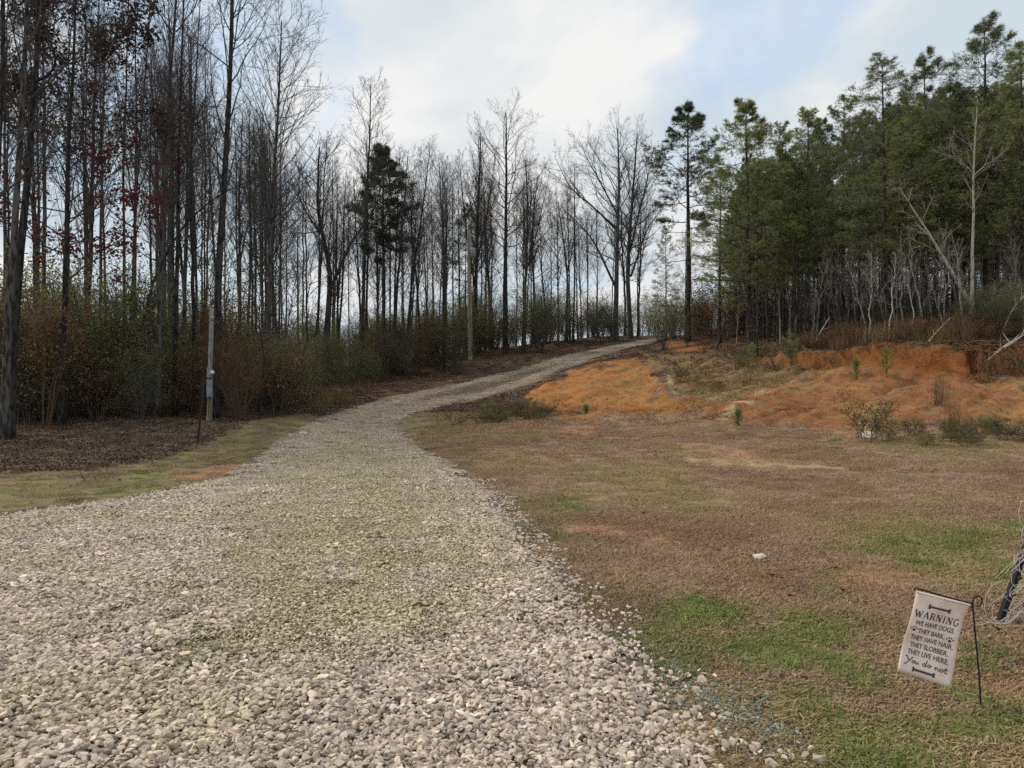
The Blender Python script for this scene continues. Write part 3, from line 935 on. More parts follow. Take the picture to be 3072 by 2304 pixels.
MARKS = [(120, 'below the oak with dead leaves'), (420, 'before the three-forked grey tree'), (640, 'by the meter pole'), (860, 'by the round-crowned grey tree'), (1080, 'by the black forked tree'),
         (1300, 'by the dark dense pine'), (1480, 'by the utility pole'), (1660, 'by the dominant tall bare tree'), (1790, 'by the pole-thin bare tree'), (1960, 'by the spreading bare oak'),
         (2150, 'by the lone layered pine'), (2320, 'by the bright green pine'), (2500, 'by the bushy pointed pine'), (2730, 'by the large pine near the lip'), (2880, 'by the leaning pale trunk'), (9999, 'by the tallest pine and picture edge')]


def near(px):
    return next(m for lim, m in MARKS if px < lim)


def add_tree(name, loc, meshes, label, cat='tree', group=None, rz=0.0, scale=(1, 1, 1)):
    e = empty(name, loc, label, cat, group, rz, scale)
    for nm, m in meshes:
        link(nm, m, e)
    return e


def straight(h, lean=(0, 0)):
    return [np.array([[0, 0, 0], [lean[0] * .3, lean[1] * .3, h * .4], [lean[0], lean[1], h]])]


NEG = -1
# (label, metres away, trunk width px, [stem and fork paths in photo px], crown start, limbs, limb length, angle, up, trunk material, limb profile)
FEATURE = [
    ('dark bare trunk cut off by the picture edge above the thicket', 18, 36, [[(-35, 1290), (-20, 700), (5, 300), (14, -150), (20, -420)]], .42, 26, 3.4, .9, .05, 0, .7),
    ('tall leaning dark trunk second from the picture edge in the thicket', 19, 34, [[(12, 1285), (30, 900), (50, 600), (70, 200), (80, -100), (86, -430)]], .45, 26, 3.2, .9, .05, 1, .7),
    ('big dark trunk with one elbowed limb beside the oak with dead leaves', 19.5, 38, [[(26, 1280), (48, 900), (88, 480), (105, 250), (115, 0), (120, -400)], [(102, 245), (150, 238), (188, 208), (180, 150), (168, 60)]], .45, 26, 3.6, .95, .05, 0, .7),
    ('slim bare tree just behind the oak holding dark dead leaves', 27, 15, [[(372, 1240), (375, 430), (388, 110), (392, -80)]], .5, 30, 2.2, .6, .12, 1, .7),
    ('slim bare tree leaning away from the leafy oak, thin open crown', 28, 15, [[(385, 1238), (408, 590), (445, 130), (452, -60)]], .48, 30, 2.4, .65, .12, 1, .7),
    ('straight grey bare tree forking in three at the top of the frame', 25, 26, [[(468, 1242), (486, 680), (498, 407), (527, 90), (540, -180)], [(522, 110), (482, 40), (450, -120)], [(527, 95), (572, 20), (604, -140)]], .42, 34, 2.6, .7, .10, 1, .7),
    ('straight dark bare tree standing close by the three-forked grey tree', 26, 20, [[(524, 1242), (533, 680), (537, 407), (548, 60), (552, -180)]], .40, 34, 2.5, .65, .12, 0, .7),
    ('slender bare tree bending slightly between two larger dark trunks', 29, 14, [[(546, 1240), (570, 540), (588, 316), (604, 45), (610, -70)]], .45, 32, 2.2, .6, .13, 1, .7),
    ('tallest dark bare tree behind the meter pole, twin leaders up high', 24.6, 34, [[(640, 1245), (655, 723), (673, 452), (687, 226), (690, 0), (690, -320)], [(678, 350), (708, 190), (728, 0), (738, -280)]], .36, 40, 3.3, .85, .07, 0, .7),
    ('bent bare stem arching sideways through the crowded trunks', 27, 16, [[(415, 1240), (430, 950), (475, 800), (540, 680), (640, 585), (770, 530)]], .35, 22, 2.4, .8, .16, 0, .6),
    ('grey bare tree with a full evenly rounded crown of fine twigs', 31, 24, [[(798, 1246), (813, 746), (827, 542), (838, 316), (846, 113), (849, 62)]], .42, 62, 3.4, .85, .10, 1, .55),
    ('black forked tree with one stem sweeping out in a low curve', 40, 32, [[(972, 1150), (980, 980), (993, 866), (985, 755), (952, 657), (955, 540), (960, 440)], [(993, 868), (1017, 805), (1057, 720), (1120, 637), (1150, 540)], [(975, 720), (920, 640), (880, 540)]], .45, 26, 3.0, .8, .10, 0, .6),
    ('very tall slim bare tree with a narrow top beside the dark pine', 44, 18, [[(1085, 1110), (1090, 850), (1100, 600), (1111, 400), (1113, 255)]], .52, 44, 2.6, .7, .13, 0, .6),
    ('thin bare tree on the side of the dark pine facing the utility pole', 46, 11, [[(1180, 1100), (1185, 800), (1195, 600), (1200, 470)]], .45, 30, 2.4, .5, .15, 0, .6),
    ('slanting bare tree between the dark pine and the utility pole', 46, 14, [[(1212, 1092), (1235, 850), (1270, 620), (1292, 455)]], .42, 38, 2.6, .5, .15, 0, .6),
    ('thin crossing bare tree leaning back towards the dark pine', 47, 11, [[(1262, 1088), (1250, 850), (1235, 700), (1222, 540)]], .42, 30, 2.2, .5, .15, 0, .6),
    ('bare tree with upswept twigs just before the utility pole', 49, 13, [[(1330, 1075), (1328, 800), (1325, 520)]], .36, 40, 2.8, .42, .16, 0, .6),
    ('bare tree with broom-like upright branches right behind the utility pole', 53, 20, [[(1420, 1060), (1428, 800), (1434, 600), (1442, 400)], [(1424, 860), (1400, 680), (1385, 500)], [(1428, 800), (1462, 640), (1485, 470)]], .34, 44, 3.2, .38, .16, 0, .6),
    ('dominant tall bare tree rising alone above the upper driveway', 54, 22, [[(1518, 1052), (1517, 800), (1520, 600), (1521, 338)]], .42, 40, 4.6, 1.0, .12, 0, .75),
    ('bare tree with forking grey stems beyond the dominant tall tree', 58, 16, [[(1570, 1040), (1576, 800), (1582, 640), (1575, 480)], [(1578, 820), (1610, 700), (1640, 560)]], .36, 36, 3.4, .5, .15, 1, .6),
    ('low branching bare tree standing above the driveway bend', 58, 13, [[(1610, 1032), (1600, 850), (1592, 700), (1612, 520)]], .36, 34, 2.8, .6, .14, 1, .6),
    ('pole-thin bare tree with hardly any side branches', 62, 9, [[(1720, 1020), (1722, 800), (1724, 500)]], .55, 26, 1.8, .6, .14, 0, .6),
    ('bare tree with a slim Y fork between pole-thin and spreading trees', 62, 13, [[(1700, 1022), (1702, 820), (1690, 720), (1672, 600)], [(1702, 820), (1722, 720), (1735, 640)]], .4, 30, 2.6, .6, .14, 1, .6),
    ('wide spreading bare oak with long low limbs at the driveway crest', 62, 24, [[(1845, 1014), (1848, 850), (1851, 690), (1856, 500), (1850, 385)], [(1849, 690), (1785, 630), (1705, 570), (1662, 480)], [(1847, 862), (1780, 725), (1730, 670), (1690, 640)], [(1850, 640), (1795, 540), (1755, 470), (1735, 420)]], .34, 40, 4.4, .85, .08, 1, .6),
    ('bare oak with two arching stems between spreading oak and tall pine', 64, 22, [[(1892, 1012), (1882, 800), (1897, 620), (1912, 400)], [(1892, 830), (1942, 680), (2005, 600)], [(1888, 760), (1925, 600), (1960, 450)]], .34, 40, 3.8, .8, .09, 1, .6),
]
MATS = [M_bark_dark, M_bark_grey, M_bark_pale]
for k, (lab, d, w, pths, c0, nl, ll, an, up, mi, prof) in enumerate(FEATURE):
    base = ground_at(pths[0][0][0], d)
    rel = []
    for i, p in enumerate(pths):
        q = np.array([px_pt(a, b, d) for a, b in p]) - base
        if i == 0: q[0] = 0
        else: q[:, 1] += np.linspace(0, random.uniform(-1.2, 1.2), len(q))
        rel.append(q)
    nl = int(nl * (.62 if d < 30 else .85))
    tm, cm, _ = bare_tree(40 + k, rel, w / F_PX * d * (0.38 if d < 35 else 0.36), c0, nl, ll, an, up, M_twig, MATS[mi], wig=0.02, prof=prof, n3=4 if d < 30 else 5,
                          crook=0.16 if 'dominant' in lab or 'oak' in lab else 0.10)
    add_tree('bare_tree', base, [('trunk', tm), ('crown', cm)], lab, 'tree')

# pale birch-like stems at the edge of the pines
for k, (lab, d, w, pths, nl) in enumerate([
        ('white-barked slender tree with two side limbs at the pine edge', 28.5, 11, [[(2914, 1025), (2915, 850), (2920, 515), (2925, 300)], [(2918, 522), (2880, 482), (2838, 440)], [(2920, 528), (2960, 492), (3012, 464)]], 14),
        ('pale trunk leaning far over at the pine edge', 27.6, 13, [[(2945, 1025), (2909, 900), (2800, 720), (2698, 560)]], 9)]):
    base = ground_at(pths[0][0][0], d)
    rel = [np.array([px_pt(a, b, d) for a, b in p]) - base for p in pths]; rel[0][0] = 0
    tm, cm, _ = bare_tree(90 + k, rel, w / F_PX * d * 0.5, .5, nl, 1.3, .7, .05, M_twig_pale, M_bark_pale, wig=0.02, n2=4, n3=3)
    add_tree('bare_tree', base, [('trunk', tm), ('crown', cm)], lab, 'tree')

# prototypes for the crowded woods
BARE = []
for k in range(9):
    h = 14.0
    rngk = np.random.default_rng(700 + k)
    ln = rngk.normal(0, 0.5, 2)
    pths = straight(h, ln)
    if k % 3 == 2:
        a = rngk.random() * 6.283
        pths.append(np.array([[ln[0] * .3, ln[1] * .3, h * .42], [math.cos(a) * .8, math.sin(a) * .8, h * .65], [math.cos(a) * 1.6, math.sin(a) * 1.6, h * .93]]))
    BARE.append(bare_tree(700 + k, pths, 0.085 + 0.015 * (k % 3), [.38, .45, .34][k % 3], 30, [2.8, 2.4, 3.2][k % 3], [.75, .62, .9][k % 3], .12, M_twig, MATS[k % 2], wig=0.05, n2=6, n3=4, n4=2)[:2])
SAPL = []
for k in range(6):
    rngk = np.random.default_rng(760 + k)
    ln = rngk.normal(0, 0.55, 2)
    SAPL.append(bare_tree(760 + k, straight(5.0, ln), 0.036 + .008 * (k % 3), .3, 12, 1.1, .55, .10, M_twig_pale, [M_bark_pale, M_bark_pale, M_bark_grey][k % 3], wig=0.07, n2=4, n3=3)[:2])

SAPG = [bare_tree(770 + k, straight(5.0, np.random.default_rng(770 + k).normal(0, .5, 2)), 0.026 + .006 * k, .3, 14, 1.2, .6, .10, M_twig, M_bark_dark, wig=0.07, n2=4, n3=3)[:2] for k in range(3)]
rng = np.random.default_rng(21)


def woods(n, pxr, dr, top_fn, protos, label, group, name='bare_tree', thick=(0.7, 1.25), nominal=14.0, avoid=None, hvar=(.8, 1.04)):
    done = 0; tries = 0; spots = []
    while done < n and tries < n * 30:
        tries += 1
        px = rng.uniform(*pxr); d = rng.uniform(*dr)
        x = (px - CX) / F_PX * d
        if road_sd(np.array([x]), np.array([d]))[0] > -1.2: continue
        if any((x - a) ** 2 + (d - b) ** 2 < 0.5 for a, b in spots): continue
        if avoid and avoid(px, d): continue
        spots.append((x, d))
        b = ground_at(px, d)
        top = CAM_Z + (HY - top_fn(px)) / F_PX * d
        h = max(2.0, (top - b[2])) * rng.uniform(*hvar)
        s = h / nominal; t = s * rng.uniform(*thick) if nominal > 8 else s
        add_tree(name, b, list(zip(('trunk', 'crown'), protos[rng.integers(len(protos))])), label + ' ' + near(px), 'tree', group + ' ' + near(px), rng.random() * 6.283, (t, t, s))
        done += 1


sky_l = lambda px: float(np.interp(px, [-300, 550, 720, 800, 900, 1000, 1080, 1250, 1400, 1500, 1650, 1750, 1900, 2050], [-150, 0, 150, 300, 400, 440, 440, 480, 470, 500, 560, 600, 480, 620]))
woods(26, (-150, 800), (28, 48), sky_l, BARE, 'one of the slim bare background trees', 'slim bare trunks behind the meter pole', thick=(.5, .95))
woods(32, (780, 1420), (42, 62), sky_l, BARE, 'one of the slim bare hillside trees', 'slim bare trees before the utility pole', thick=(.6, 1.1), avoid=lambda p, d: abs(p - 1410) < 20 and d < 52)
woods(40, (450, 1500), (60, 95), lambda p: sky_l(p) + 130, BARE, 'one of the faint far bare trees', 'faint far bare trees', thick=(.6, 1.0))
woods(30, (1420, 2080), (58, 85), sky_l, BARE, 'one of the small bare far trees', 'small bare trees beyond the crest', thick=(.6, 1.1))


# ------------------------------------------------------------------ pines
def pine(seed, h=15.0, r0=0.17, crown0=0.45, nl=46, limb=2.6, tuft=0.17, dens=1.0, mat=None, droop=0.02, dead=26, flat=False, wid=0.007, bl=8):
    rng = np.random.default_rng(seed)
    gt, gb, gn = Geo(), Geo(), Geo()
    P = resample(straight(h, rng.normal(0, .25, 2))[0], 16, rng, 0.03)[None]
    P[0, 0, 2] -= 0.35
    t = np.linspace(0, 1, 16)
    R = (r0 * (0.08 + 0.92 * (1 - t) ** 0.85) + r0 * 0.35 * np.exp(-t * h / .4))[None]
    tubes(gt, P, R, 9)
    ln = lambda t: limb * (0.18 + 0.95 * (1 - np.clip((t - crown0) / (1 - crown0), 0, 1) ** 1.7)) * (0.55 + .45 * np.minimum(1, (t - crown0) * 5))
    P1, R1, t1, L1 = children(P, R, nl, crown0, 0.99, lambda t: 1.45 - 0.75 * np.clip((t - crown0) / (1 - crown0), 0, 1) ** 2, ln, 7, droop + .05, 0.09, 0.34, rng, rmin=0.011)
    tubes(gb, P1, R1, 5)
    P2, R2, _, L2 = children(P1, R1, 9, 0.22, 1.0, 0.8, lambda t: L1[:, None] * 0.5 * (1.25 - t), 4, 0.05, 0.10, 0.6, rng, rmin=0.007, flat=.35)
    tubes(gb, P2, R2, 3)
    P3, R3, _, L3 = children(P2, R2, 6, 0.15, 1.0, 0.7, lambda t: L2[:, None] * 0.7 * (1.2 - .6 * t) + .08, 3, 0.07, 0.10, 0.6, rng, rmin=0.005, flat=.35)
    cones(gb, P3[:, 0], P3[:, 2], R3[:, 0])
    if dead:
        Pd, Rd, _, Ld = children(P, R, dead, 0.08, crown0 + .1, 1.5, limb * 0.55, 5, -0.02, 0.10, 0.2, rng, rmin=0.009)
        tubes(gb, Pd, Rd, 4)
        Pe, Re, _, _ = children(Pd, Rd, 6, 0.3, 1.0, 0.7, lambda t: Ld[:, None] * 0.4, 2, 0, 0.1, 0.6, rng, rmin=0.005)
        cones(gb, Pe[:, 0], Pe[:, 1], Re[:, 0])
    tip = np.concatenate([P3[:, 2], P3[:, 1], P2[:, 3], P2[:, 2], P1[:, 6]])
    dr = np.concatenate([P3[:, 2] - P3[:, 1], P3[:, 1] - P3[:, 0], P2[:, 3] - P2[:, 2], P2[:, 2] - P2[:, 1], P1[:, 6] - P1[:, 5]])
    kk = rng.random(len(tip)) < dens
    tip, dr = tip[kk], norm(dr[kk])
    n = len(tip)
    d = norm(dr[:, None, :] * 0.75 + norm(rng.normal(0, 1, (n, bl, 3))) * 0.85 + np.array([0, 0, 0.12])) * tuft * rng.uniform(.7, 1.2, (n, bl, 1))
    st = tip[:, None, :] - dr[:, None, :] * tuft * rng.uniform(0, .7, (n, bl, 1))
    sd_ = norm(np.cross(d, rng.normal(0, 1, (n, bl, 3)))) * wid
    V = np.stack([st - sd_, st + sd_, st + d], 2).reshape(-1, 3)
    shade = np.repeat(np.clip(rng.normal(.5, .2, n), 0, 1), bl * 3)
    gn.add(V, None, np.arange(len(V)).reshape(-1, 3), shade)
    return [('trunk', gt.mesh('trunk', M_bark_pine, True)), ('branches', gb.mesh('branches', M_twig)), ('needles', gn.mesh('needles', mat or M_needle))]


PINES = [pine(800, 15, .15, .34, 52, 2.9, .14, .75, M_needle), pine(801, 15, .15, .28, 58, 3.2, .14, .75, M_needle), pine(802, 15, .14, .46, 40, 2.5, .19, .8, M_needle_d),
         pine(803, 15, .15, .30, 56, 3.0, .14, .75, M_needle_y)]
PINE_BACK = [pine(810, 15, .10, .44, 30, 2.3, .2, .45, M_needle_d, dead=34, wid=.016, bl=8), pine(811, 15, .09, .50, 26, 2.1, .2, .45, M_needle_d, dead=36, wid=.016, bl=8), pine(812, 15, .11, .40, 32, 2.5, .2, .45, M_needle, dead=34, wid=.016, bl=8)]


def put_pine(px, d, top, proto, label, group=None, wide=1.0, name='pine_tree', nominal=15.0, th_=None):
    b = ground_at(px, d)
    s = (CAM_Z + (HY - top) / F_PX * d - b[2]) / nominal
    return add_tree(name, b, proto, label, 'pine tree', group, rng.random() * 6.283, (s * wide, s * wide, s))


put_pine(2062, 46, 322, pine(820, 15, .19, .48, 30, 3.1, .2, .95, M_needle_k, dead=8, droop=-.02, wid=.010, bl=11), 'tall lone pine with layered tufted crown beside the driveway crest', wide=1.05)
put_pine(2250, 35, 312, pine(821, 15, .19, .24, 74, 3.4, .17, .95, M_needle_y, dead=4, droop=-.05, wid=.010), 'bright green pine with low sweeping boughs on the bank', wide=1.0)
put_pine(2660, 31, 190, PINES[1], 'large pine with a thick grey trunk standing near the bank lip', wide=1.15)
put_pine(2958, 33.5, 60, PINES[2], 'tallest pine with open bottlebrush top against the sky', wide=1.1)
put_pine(2770, 39, 165, PINES[2], 'pine with spiky open top beside the tallest pine', wide=1.0)
put_pine(3075, 30, 150, PINES[3], 'dense pine at the picture edge above the root bank', wide=1.2)
put_pine(2420, 37, 330, PINES[3], 'bushy pine with pointed top beside the bright green pine', wide=1.05)
put_pine(2335, 40, 372, PINES[0], 'narrow pine squeezed behind the bright green pine', wide=.9)
put_pine(2530, 36, 300, PINES[0], 'feathery topped pine between the bushy pine and the large one', wide=1.05)
put_pine(2860, 35, 270, PINES[1], 'shorter spreading pine under the two spiky-topped pines', wide=1.15)
put_pine(2990, 31.5, 330, PINES[0], 'low-crowned pine below the tallest pine', wide=1.2)
put_pine(2740, 33, 330, PINES[3], 'leafy pine filling the gap behind the leaning pale trunk', wide=1.15)
put_pine(2160, 42, 520, PINES[0], 'young olive pine behind the lone layered pine', wide=1.1)
put_pine(1150, 46, 452, pine(822, 15, .17, .52, 46, 2.5, .26, .9, M_needle_k, dead=14, wid=.014), 'dark dense pine amid the bare trees halfway up the hill', wide=.95)
put_pine(2000, 55, 690, PINES[1], 'small dark pine beside the driveway where it disappears', wide=.8)
put_pine(1395, 57, 620, PINES[2], 'thin pine half hidden behind the utility pole', wide=.7)


def pine_back(n, pxr, dr, topf, label, group):
    done, spots = 0, []
    while done < n:
        px, d = rng.uniform(*pxr), rng.uniform(*dr)
        x = (px - CX) / F_PX * d
        if any((x - a) ** 2 + (d - b) ** 2 < .45 for a, b in spots): continue
        spots.append((x, d))
        put_pine(px, d, topf(px) + rng.uniform(-20, 110), PINE_BACK[rng.integers(3)], label + ' ' + near(px), group + ' ' + near(px), rng.uniform(.7, 1.05))
        done += 1


pine_back(120, (2230, 3400), (32, 62), lambda p: float(np.interp(p, [2270, 2420, 2600, 2800, 3100], [470, 400, 330, 280, 230])),
          'one of the packed dark straight pines', 'dark straight pines packed behind the bank')
pine_back(100, (2180, 3300), (58, 90), lambda p: 560.0, 'one of the faint deep-wood pines', 'faint pines deep in the wood')
woods(90, (2260, 3200), (26, 40), lambda p: 700.0, SAPL, 'one of the pale thin saplings', 'pale saplings along the pine edge', 'sapling', nominal=5.0, hvar=(.35, 1.2), avoid=lambda p, d: d < np.interp(p, [2230, 2450, 2700, 2900, 3072], [37, 31, 27.6, 26.3, 25.6]))
woods(16, (2050, 2320), (38, 50), lambda p: 760.0, SAPL, 'one of the thin grey saplings', 'saplings around the lone pine', 'sapling', nominal=5.0, hvar=(.35, 1.2))
woods(36, (-100, 900), (24.5, 33), lambda p: 800.0, SAPG, 'one of the thin roadside-wood saplings', 'grey saplings before the dark woods', 'sapling', nominal=5.0, hvar=(.35, 1.2))


# ------------------------------------------------------------------ leafy shrubs and young trees
def leaves_geo(g, tip, n_each, size, spread, rng, flat=0.5, aspect=.5):
    n = len(tip)
    p = tip[:, None, :] + rng.normal(0, spread, (n, n_each, 3))
    d = norm(rng.normal(0, 1, (n, n_each, 3)) * np.array([1, 1, flat])) * size * rng.uniform(.6, 1.25, (n, n_each, 1))
    w = norm(np.cross(d, rng.normal(0, 1, (n, n_each, 3)) * np.array([1 - flat * .5, 1 - flat * .5, 1.5]))) * size * aspect * .5
    V = np.stack([p, p + d * .5 + w, p + d, p + d * .5 - w], 2).reshape(-1, 3)
    b = (np.arange(n * n_each) * 4)[:, None]
    sh = np.repeat(np.clip(rng.normal(.45, .22, n), 0, 1), n_each * 4)
    g.add(V, None, np.concatenate([b + np.array([[0, 1, 2]]), b + np.array([[0, 2, 3]])]), sh)


def shrub(seed, h, nst, spread, leaf, n_each, mat, smat, n2=9, n3=5, up=.06, start=.15, lsp=.07, aspect=.5, flat=.6, keep=1.0, r=.022):
    """several stems, branchlets, leaves"""
    rng = np.random.default_rng(seed)
    gs, gl = Geo(), Geo()
    a = rng.random(nst) * 6.283; sp = spread * np.sqrt(rng.random(nst))
    P = np.empty((nst, 7, 3)); hh = h * rng.uniform(.6, 1.0, nst)
    for k in range(7):
        t = k / 6
        P[:, k] = np.stack([np.cos(a) * (sp * t + .08), np.sin(a) * (sp * t + .08), hh * t - (.2 if k == 0 else 0)], -1) + rng.normal(0, .035 * h * t, (nst, 3))
    R = (r * rng.uniform(.6, 1.2, nst))[:, None] * np.linspace(1, .25, 7)[None]
    tubes(gs, P, R, 5)
    P2, R2, _, L2 = children(P, R, n2, start, 1.0, .95, lambda t: h * .34 * (1.2 - t), 4, up, .12, .55, rng, rmin=.006)
    tubes(gs, P2, R2, 3)
    P3, R3, _, _ = children(P2, R2, n3, .2, 1.0, .7, lambda t: L2[:, None] * .5, 3, up, .12, .6, rng, rmin=.0045)
    cones(gs, P3[:, 0], P3[:, 2], R3[:, 0])
    out = [('stems', gs.mesh('stems', smat))]
    if mat is not None:
        tip = np.concatenate([P3[:, 2], P3[:, 1], P2[:, 3]])
        tip = tip[rng.random(len(tip)) < keep]
        leaves_geo(gl, tip, n_each, leaf, lsp, rng, flat, aspect)
        out.append(('foliage', gl.mesh('foliage', mat)))
    return out


EVER = [shrub(900 + k, 4.0, [9, 6, 11, 8][k], [1.0, 1.5, 1.2, .8][k], .075, 3, [M_ever, M_ever_d][k % 2], M_twig, n2=11, n3=6, lsp=.13, start=.08, keep=.75) for k in range(4)]
BEECH = [shrub(910 + k, 3.4, 5, 1.0, .09, 3, [M_beech, M_rust][k % 2], M_twig_brown, n2=11, n3=6, up=.0, lsp=.10, flat=.9, keep=.7) for k in range(4)]
THICK = [shrub(940 + k, 4.5, 12, 1.3, .07, 1, M_rust if k == 1 else None, [M_twig, M_twig_brown, M_twig][k], n2=12, n3=7, up=.08, start=.12, r=.02, keep=.35) for k in range(3)]
WEED = [shrub(920 + k, .7, 9, .45, .045, 3, [M_weed, M_ever][k % 2], M_twig_brown, n2=5, n3=3, lsp=.04, r=.006) for k in range(3)]
BRAMBLE = [shrub(930 + k, .8, 10, .6, .06, 1, M_rust, M_twig_brown, n2=6, n3=3, lsp=.05, r=.008, keep=.6) for k in range(3)]


def plants(n, pxr, dr, hr, protos, nominal, name, label, cat, group, wide=(.8, 1.25), ok=None):
    done = 0
    for _ in range(n * 20):
        if done >= n: break
        px, d = rng.uniform(*pxr), rng.uniform(*dr)
        x = (px - CX) / F_PX * d
        if road_sd(np.array([x]), np.array([d]))[0] > -0.9: continue
        if ok and not ok(px, d): continue
        if abs(px - 1411) < 34 and d < 51 or abs(px - 629) < 42 and d < 24.6: continue
        b = ground_at(px, d); s = rng.uniform(*hr) / nominal; w = s * rng.uniform(*wide)
        e = empty(name, b, label + ' ' + near(px), cat, group + ' ' + near(px), rng.random() * 6.283, (w, w, s))
        for nm, m in protos[rng.integers(len(protos))]: link(nm, m, e)
        done += 1


plants(34, (-120, 470), (22.8, 31), (1.8, 6.5), EVER, 4.0, 'evergreen_shrub', 'one of the massed dark olive shrubs', 'shrub', 'dark olive shrubs under the leafy oak')
plants(24, (450, 960), (27.5, 38), (1.6, 3.8), EVER, 4.0, 'evergreen_shrub', 'one of the olive shrubs behind the beeches', 'shrub', 'olive shrubs behind the meter pole')
plants(26, (940, 1420), (38, 52), (1.8, 4.2), EVER, 4.0, 'evergreen_shrub', 'one of the green wood-edge shrubs', 'shrub', 'green shrubs before the utility pole', ok=lambda p, d: d > 48 - (p - 940) * .012)
plants(26, (830, 1330), (35, 46), (1.6, 3.4), EVER, 4.0, 'evergreen_shrub', 'one of the low green hillside shrubs', 'shrub', 'low shrubs around the black forked tree', ok=lambda p, d: road_sd(np.array([(p - CX) / F_PX * d]), np.array([d]))[0] < -3.2)
plants(14, (1920, 2120), (68, 84), (3.0, 6.0), EVER, 4.0, 'evergreen_shrub', 'one of the evergreens beyond the driveway end', 'shrub', 'evergreens beyond the driveway end')
plants(40, (560, 1420), (46, 74), (2.6, 5.5), EVER, 4.0, 'evergreen_shrub', 'one of the distant low evergreens', 'shrub', 'distant evergreens behind the bare trunks')
plants(30, (-150, 760), (33, 50), (3.5, 7.5), EVER, 4.0, 'evergreen_shrub', 'one of the tall dim deep-wood evergreens', 'shrub', 'dim evergreens deep in the woods')
plants(44, (2200, 3250), (42, 75), (3.0, 6.5), EVER, 4.0, 'evergreen_shrub', 'one of the dim evergreens among packed pines', 'shrub', 'dim evergreens between the pines')
plants(34, (1400, 1990), (53, 75), (2.2, 6.0), EVER, 4.0, 'evergreen_shrub', 'one of the green shrubs past the upper driveway', 'shrub', 'green shrubs beyond the upper driveway')
plants(12, (1960, 2300), (44, 56), (1.6, 4.0), EVER, 4.0, 'evergreen_shrub', 'one of the dim green shrubs', 'shrub', 'dim shrubs around the lone pine')
plants(46, (-150, 820), (30, 48), (2.5, 5.5), THICK, 4.5, 'thicket', 'one of the leafless grey thickets', 'thicket', 'leafless grey thickets')
plants(46, (800, 1420), (42, 70), (2.5, 5.5), THICK, 4.5, 'thicket', 'one of the leafless hillside thickets', 'thicket', 'leafless hillside thickets')
plants(30, (1420, 2200), (60, 84), (2.5, 5.5), THICK, 4.5, 'thicket', 'one of the leafless far thickets', 'thicket', 'leafless far thickets')
plants(30, (2220, 3200), (34, 60), (2.5, 5.0), THICK, 4.5, 'thicket', 'one of the twiggy thickets among the pines', 'thicket', 'twiggy thickets among the pines')
plants(16, (2300, 2900), (29, 40), (.8, 1.8), EVER, 4.0, 'evergreen_shrub', 'one of the low bushes at the pines\' feet', 'shrub', 'low bushes under the pines')
plants(9, (2900, 3120), (25.6, 28.5), (1.2, 2.4), EVER, 4.0, 'evergreen_shrub', 'one of the dark bushes over the exposed roots', 'shrub', 'dark bushes over the exposed roots')
for lab, px, d, h, w, pi in [
        ('pale tan beech sapling still in leaf before the black trunks', 300, 23.5, 2.3, 1.0, 0), ('copper-brown beech just beside the meter pole', 590, 26, 3.0, .8, 2),
        ('broad russet beech behind the many-stemmed bush', 730, 25.5, 3.3, 1.1, 1), ('full brown beech on the driveway side of the bush', 830, 27, 3.3, 1.0, 0),
        ('tall narrow rusty beech climbing the trunk behind the meter pole', 690, 27.5, 5.2, .6, 3), ('rust-brown beech in the thicket below the red leaves', 130, 21.8, 4.6, .85, 3),
        ('high rusty beech against the dark trunks at the picture edge', 40, 22.5, 5.6, .7, 1), ('small brown beech near the black forked tree', 1100, 44, 3.4, .8, 1),
        ('orange-brown beech just past the utility pole', 1440, 54, 4.2, .9, 0), ('russet beech below the dominant tall tree', 1455, 53, 2.8, 1.0, 3),
        ('brown beech by the slim trunks beyond the driveway', 1740, 62, 4.0, .8, 0), ('low copper beech near the driveway crest', 1690, 63, 3.0, 1.2, 3),
        ('wide rusty thicket tree behind the lone layered pine', 2140, 46, 4.6, 1.5, 1), ('rusty young beech at the end of the driveway', 2010, 56, 3.6, 1.1, 3),
        ('dull red-brown beech between the lone pine and the bright pine', 2175, 43, 4.4, 1.1, 1)]:
    b = ground_at(px, d); s = h / 3.4
    e = empty('beech_sapling', b, lab, 'beech', None, rng.random() * 6.28, (s * w, s * w, s))
    for nm, m in BEECH[pi]: link(nm, m, e)
plants(26, (2010, 2330), (40, 58), (.5, 1.3), BRAMBLE, .8, 'bramble', 'one of the brown brambles at the driveway end', 'bramble', 'brambles near the driveway end')
plants(46, (860, 1960), (31, 60), (.35, .8), BRAMBLE, .8, 'bramble', 'one of the brown roadside brambles', 'bramble', 'brambles lining the driveway',
       ok=lambda p, d: road_sd(np.array([(p - CX) / F_PX * d]), np.array([d]))[0] > -9 and (p - CX) / F_PX * d < np.interp(d, [31, 60], [-5.5, 7]))
plants(34, (-50, 900), (22.5, 27), (.4, .9), BRAMBLE, .8, 'bramble', 'one of the low brambles edging the leaf litter', 'bramble', 'brambles edging the leaf litter',
       ok=lambda p, d: d > np.interp(p, [-50, 300, 640, 900], [21.5, 24.2, 25.5, 25.5]))
plants(70, (2230, 3100), (25.5, 32), (.4, .9), BRAMBLE, .8, 'bramble', 'one of the dead brambles on the bank lip', 'bramble', 'brambles along the bank lip', ok=lambda p, d: d > np.interp(p, [2230, 2450, 2700, 3072], [35, 30, 26.6, 24.8]) and d < np.interp(p, [2230, 2450, 2700, 3072], [38, 33, 29, 27]))

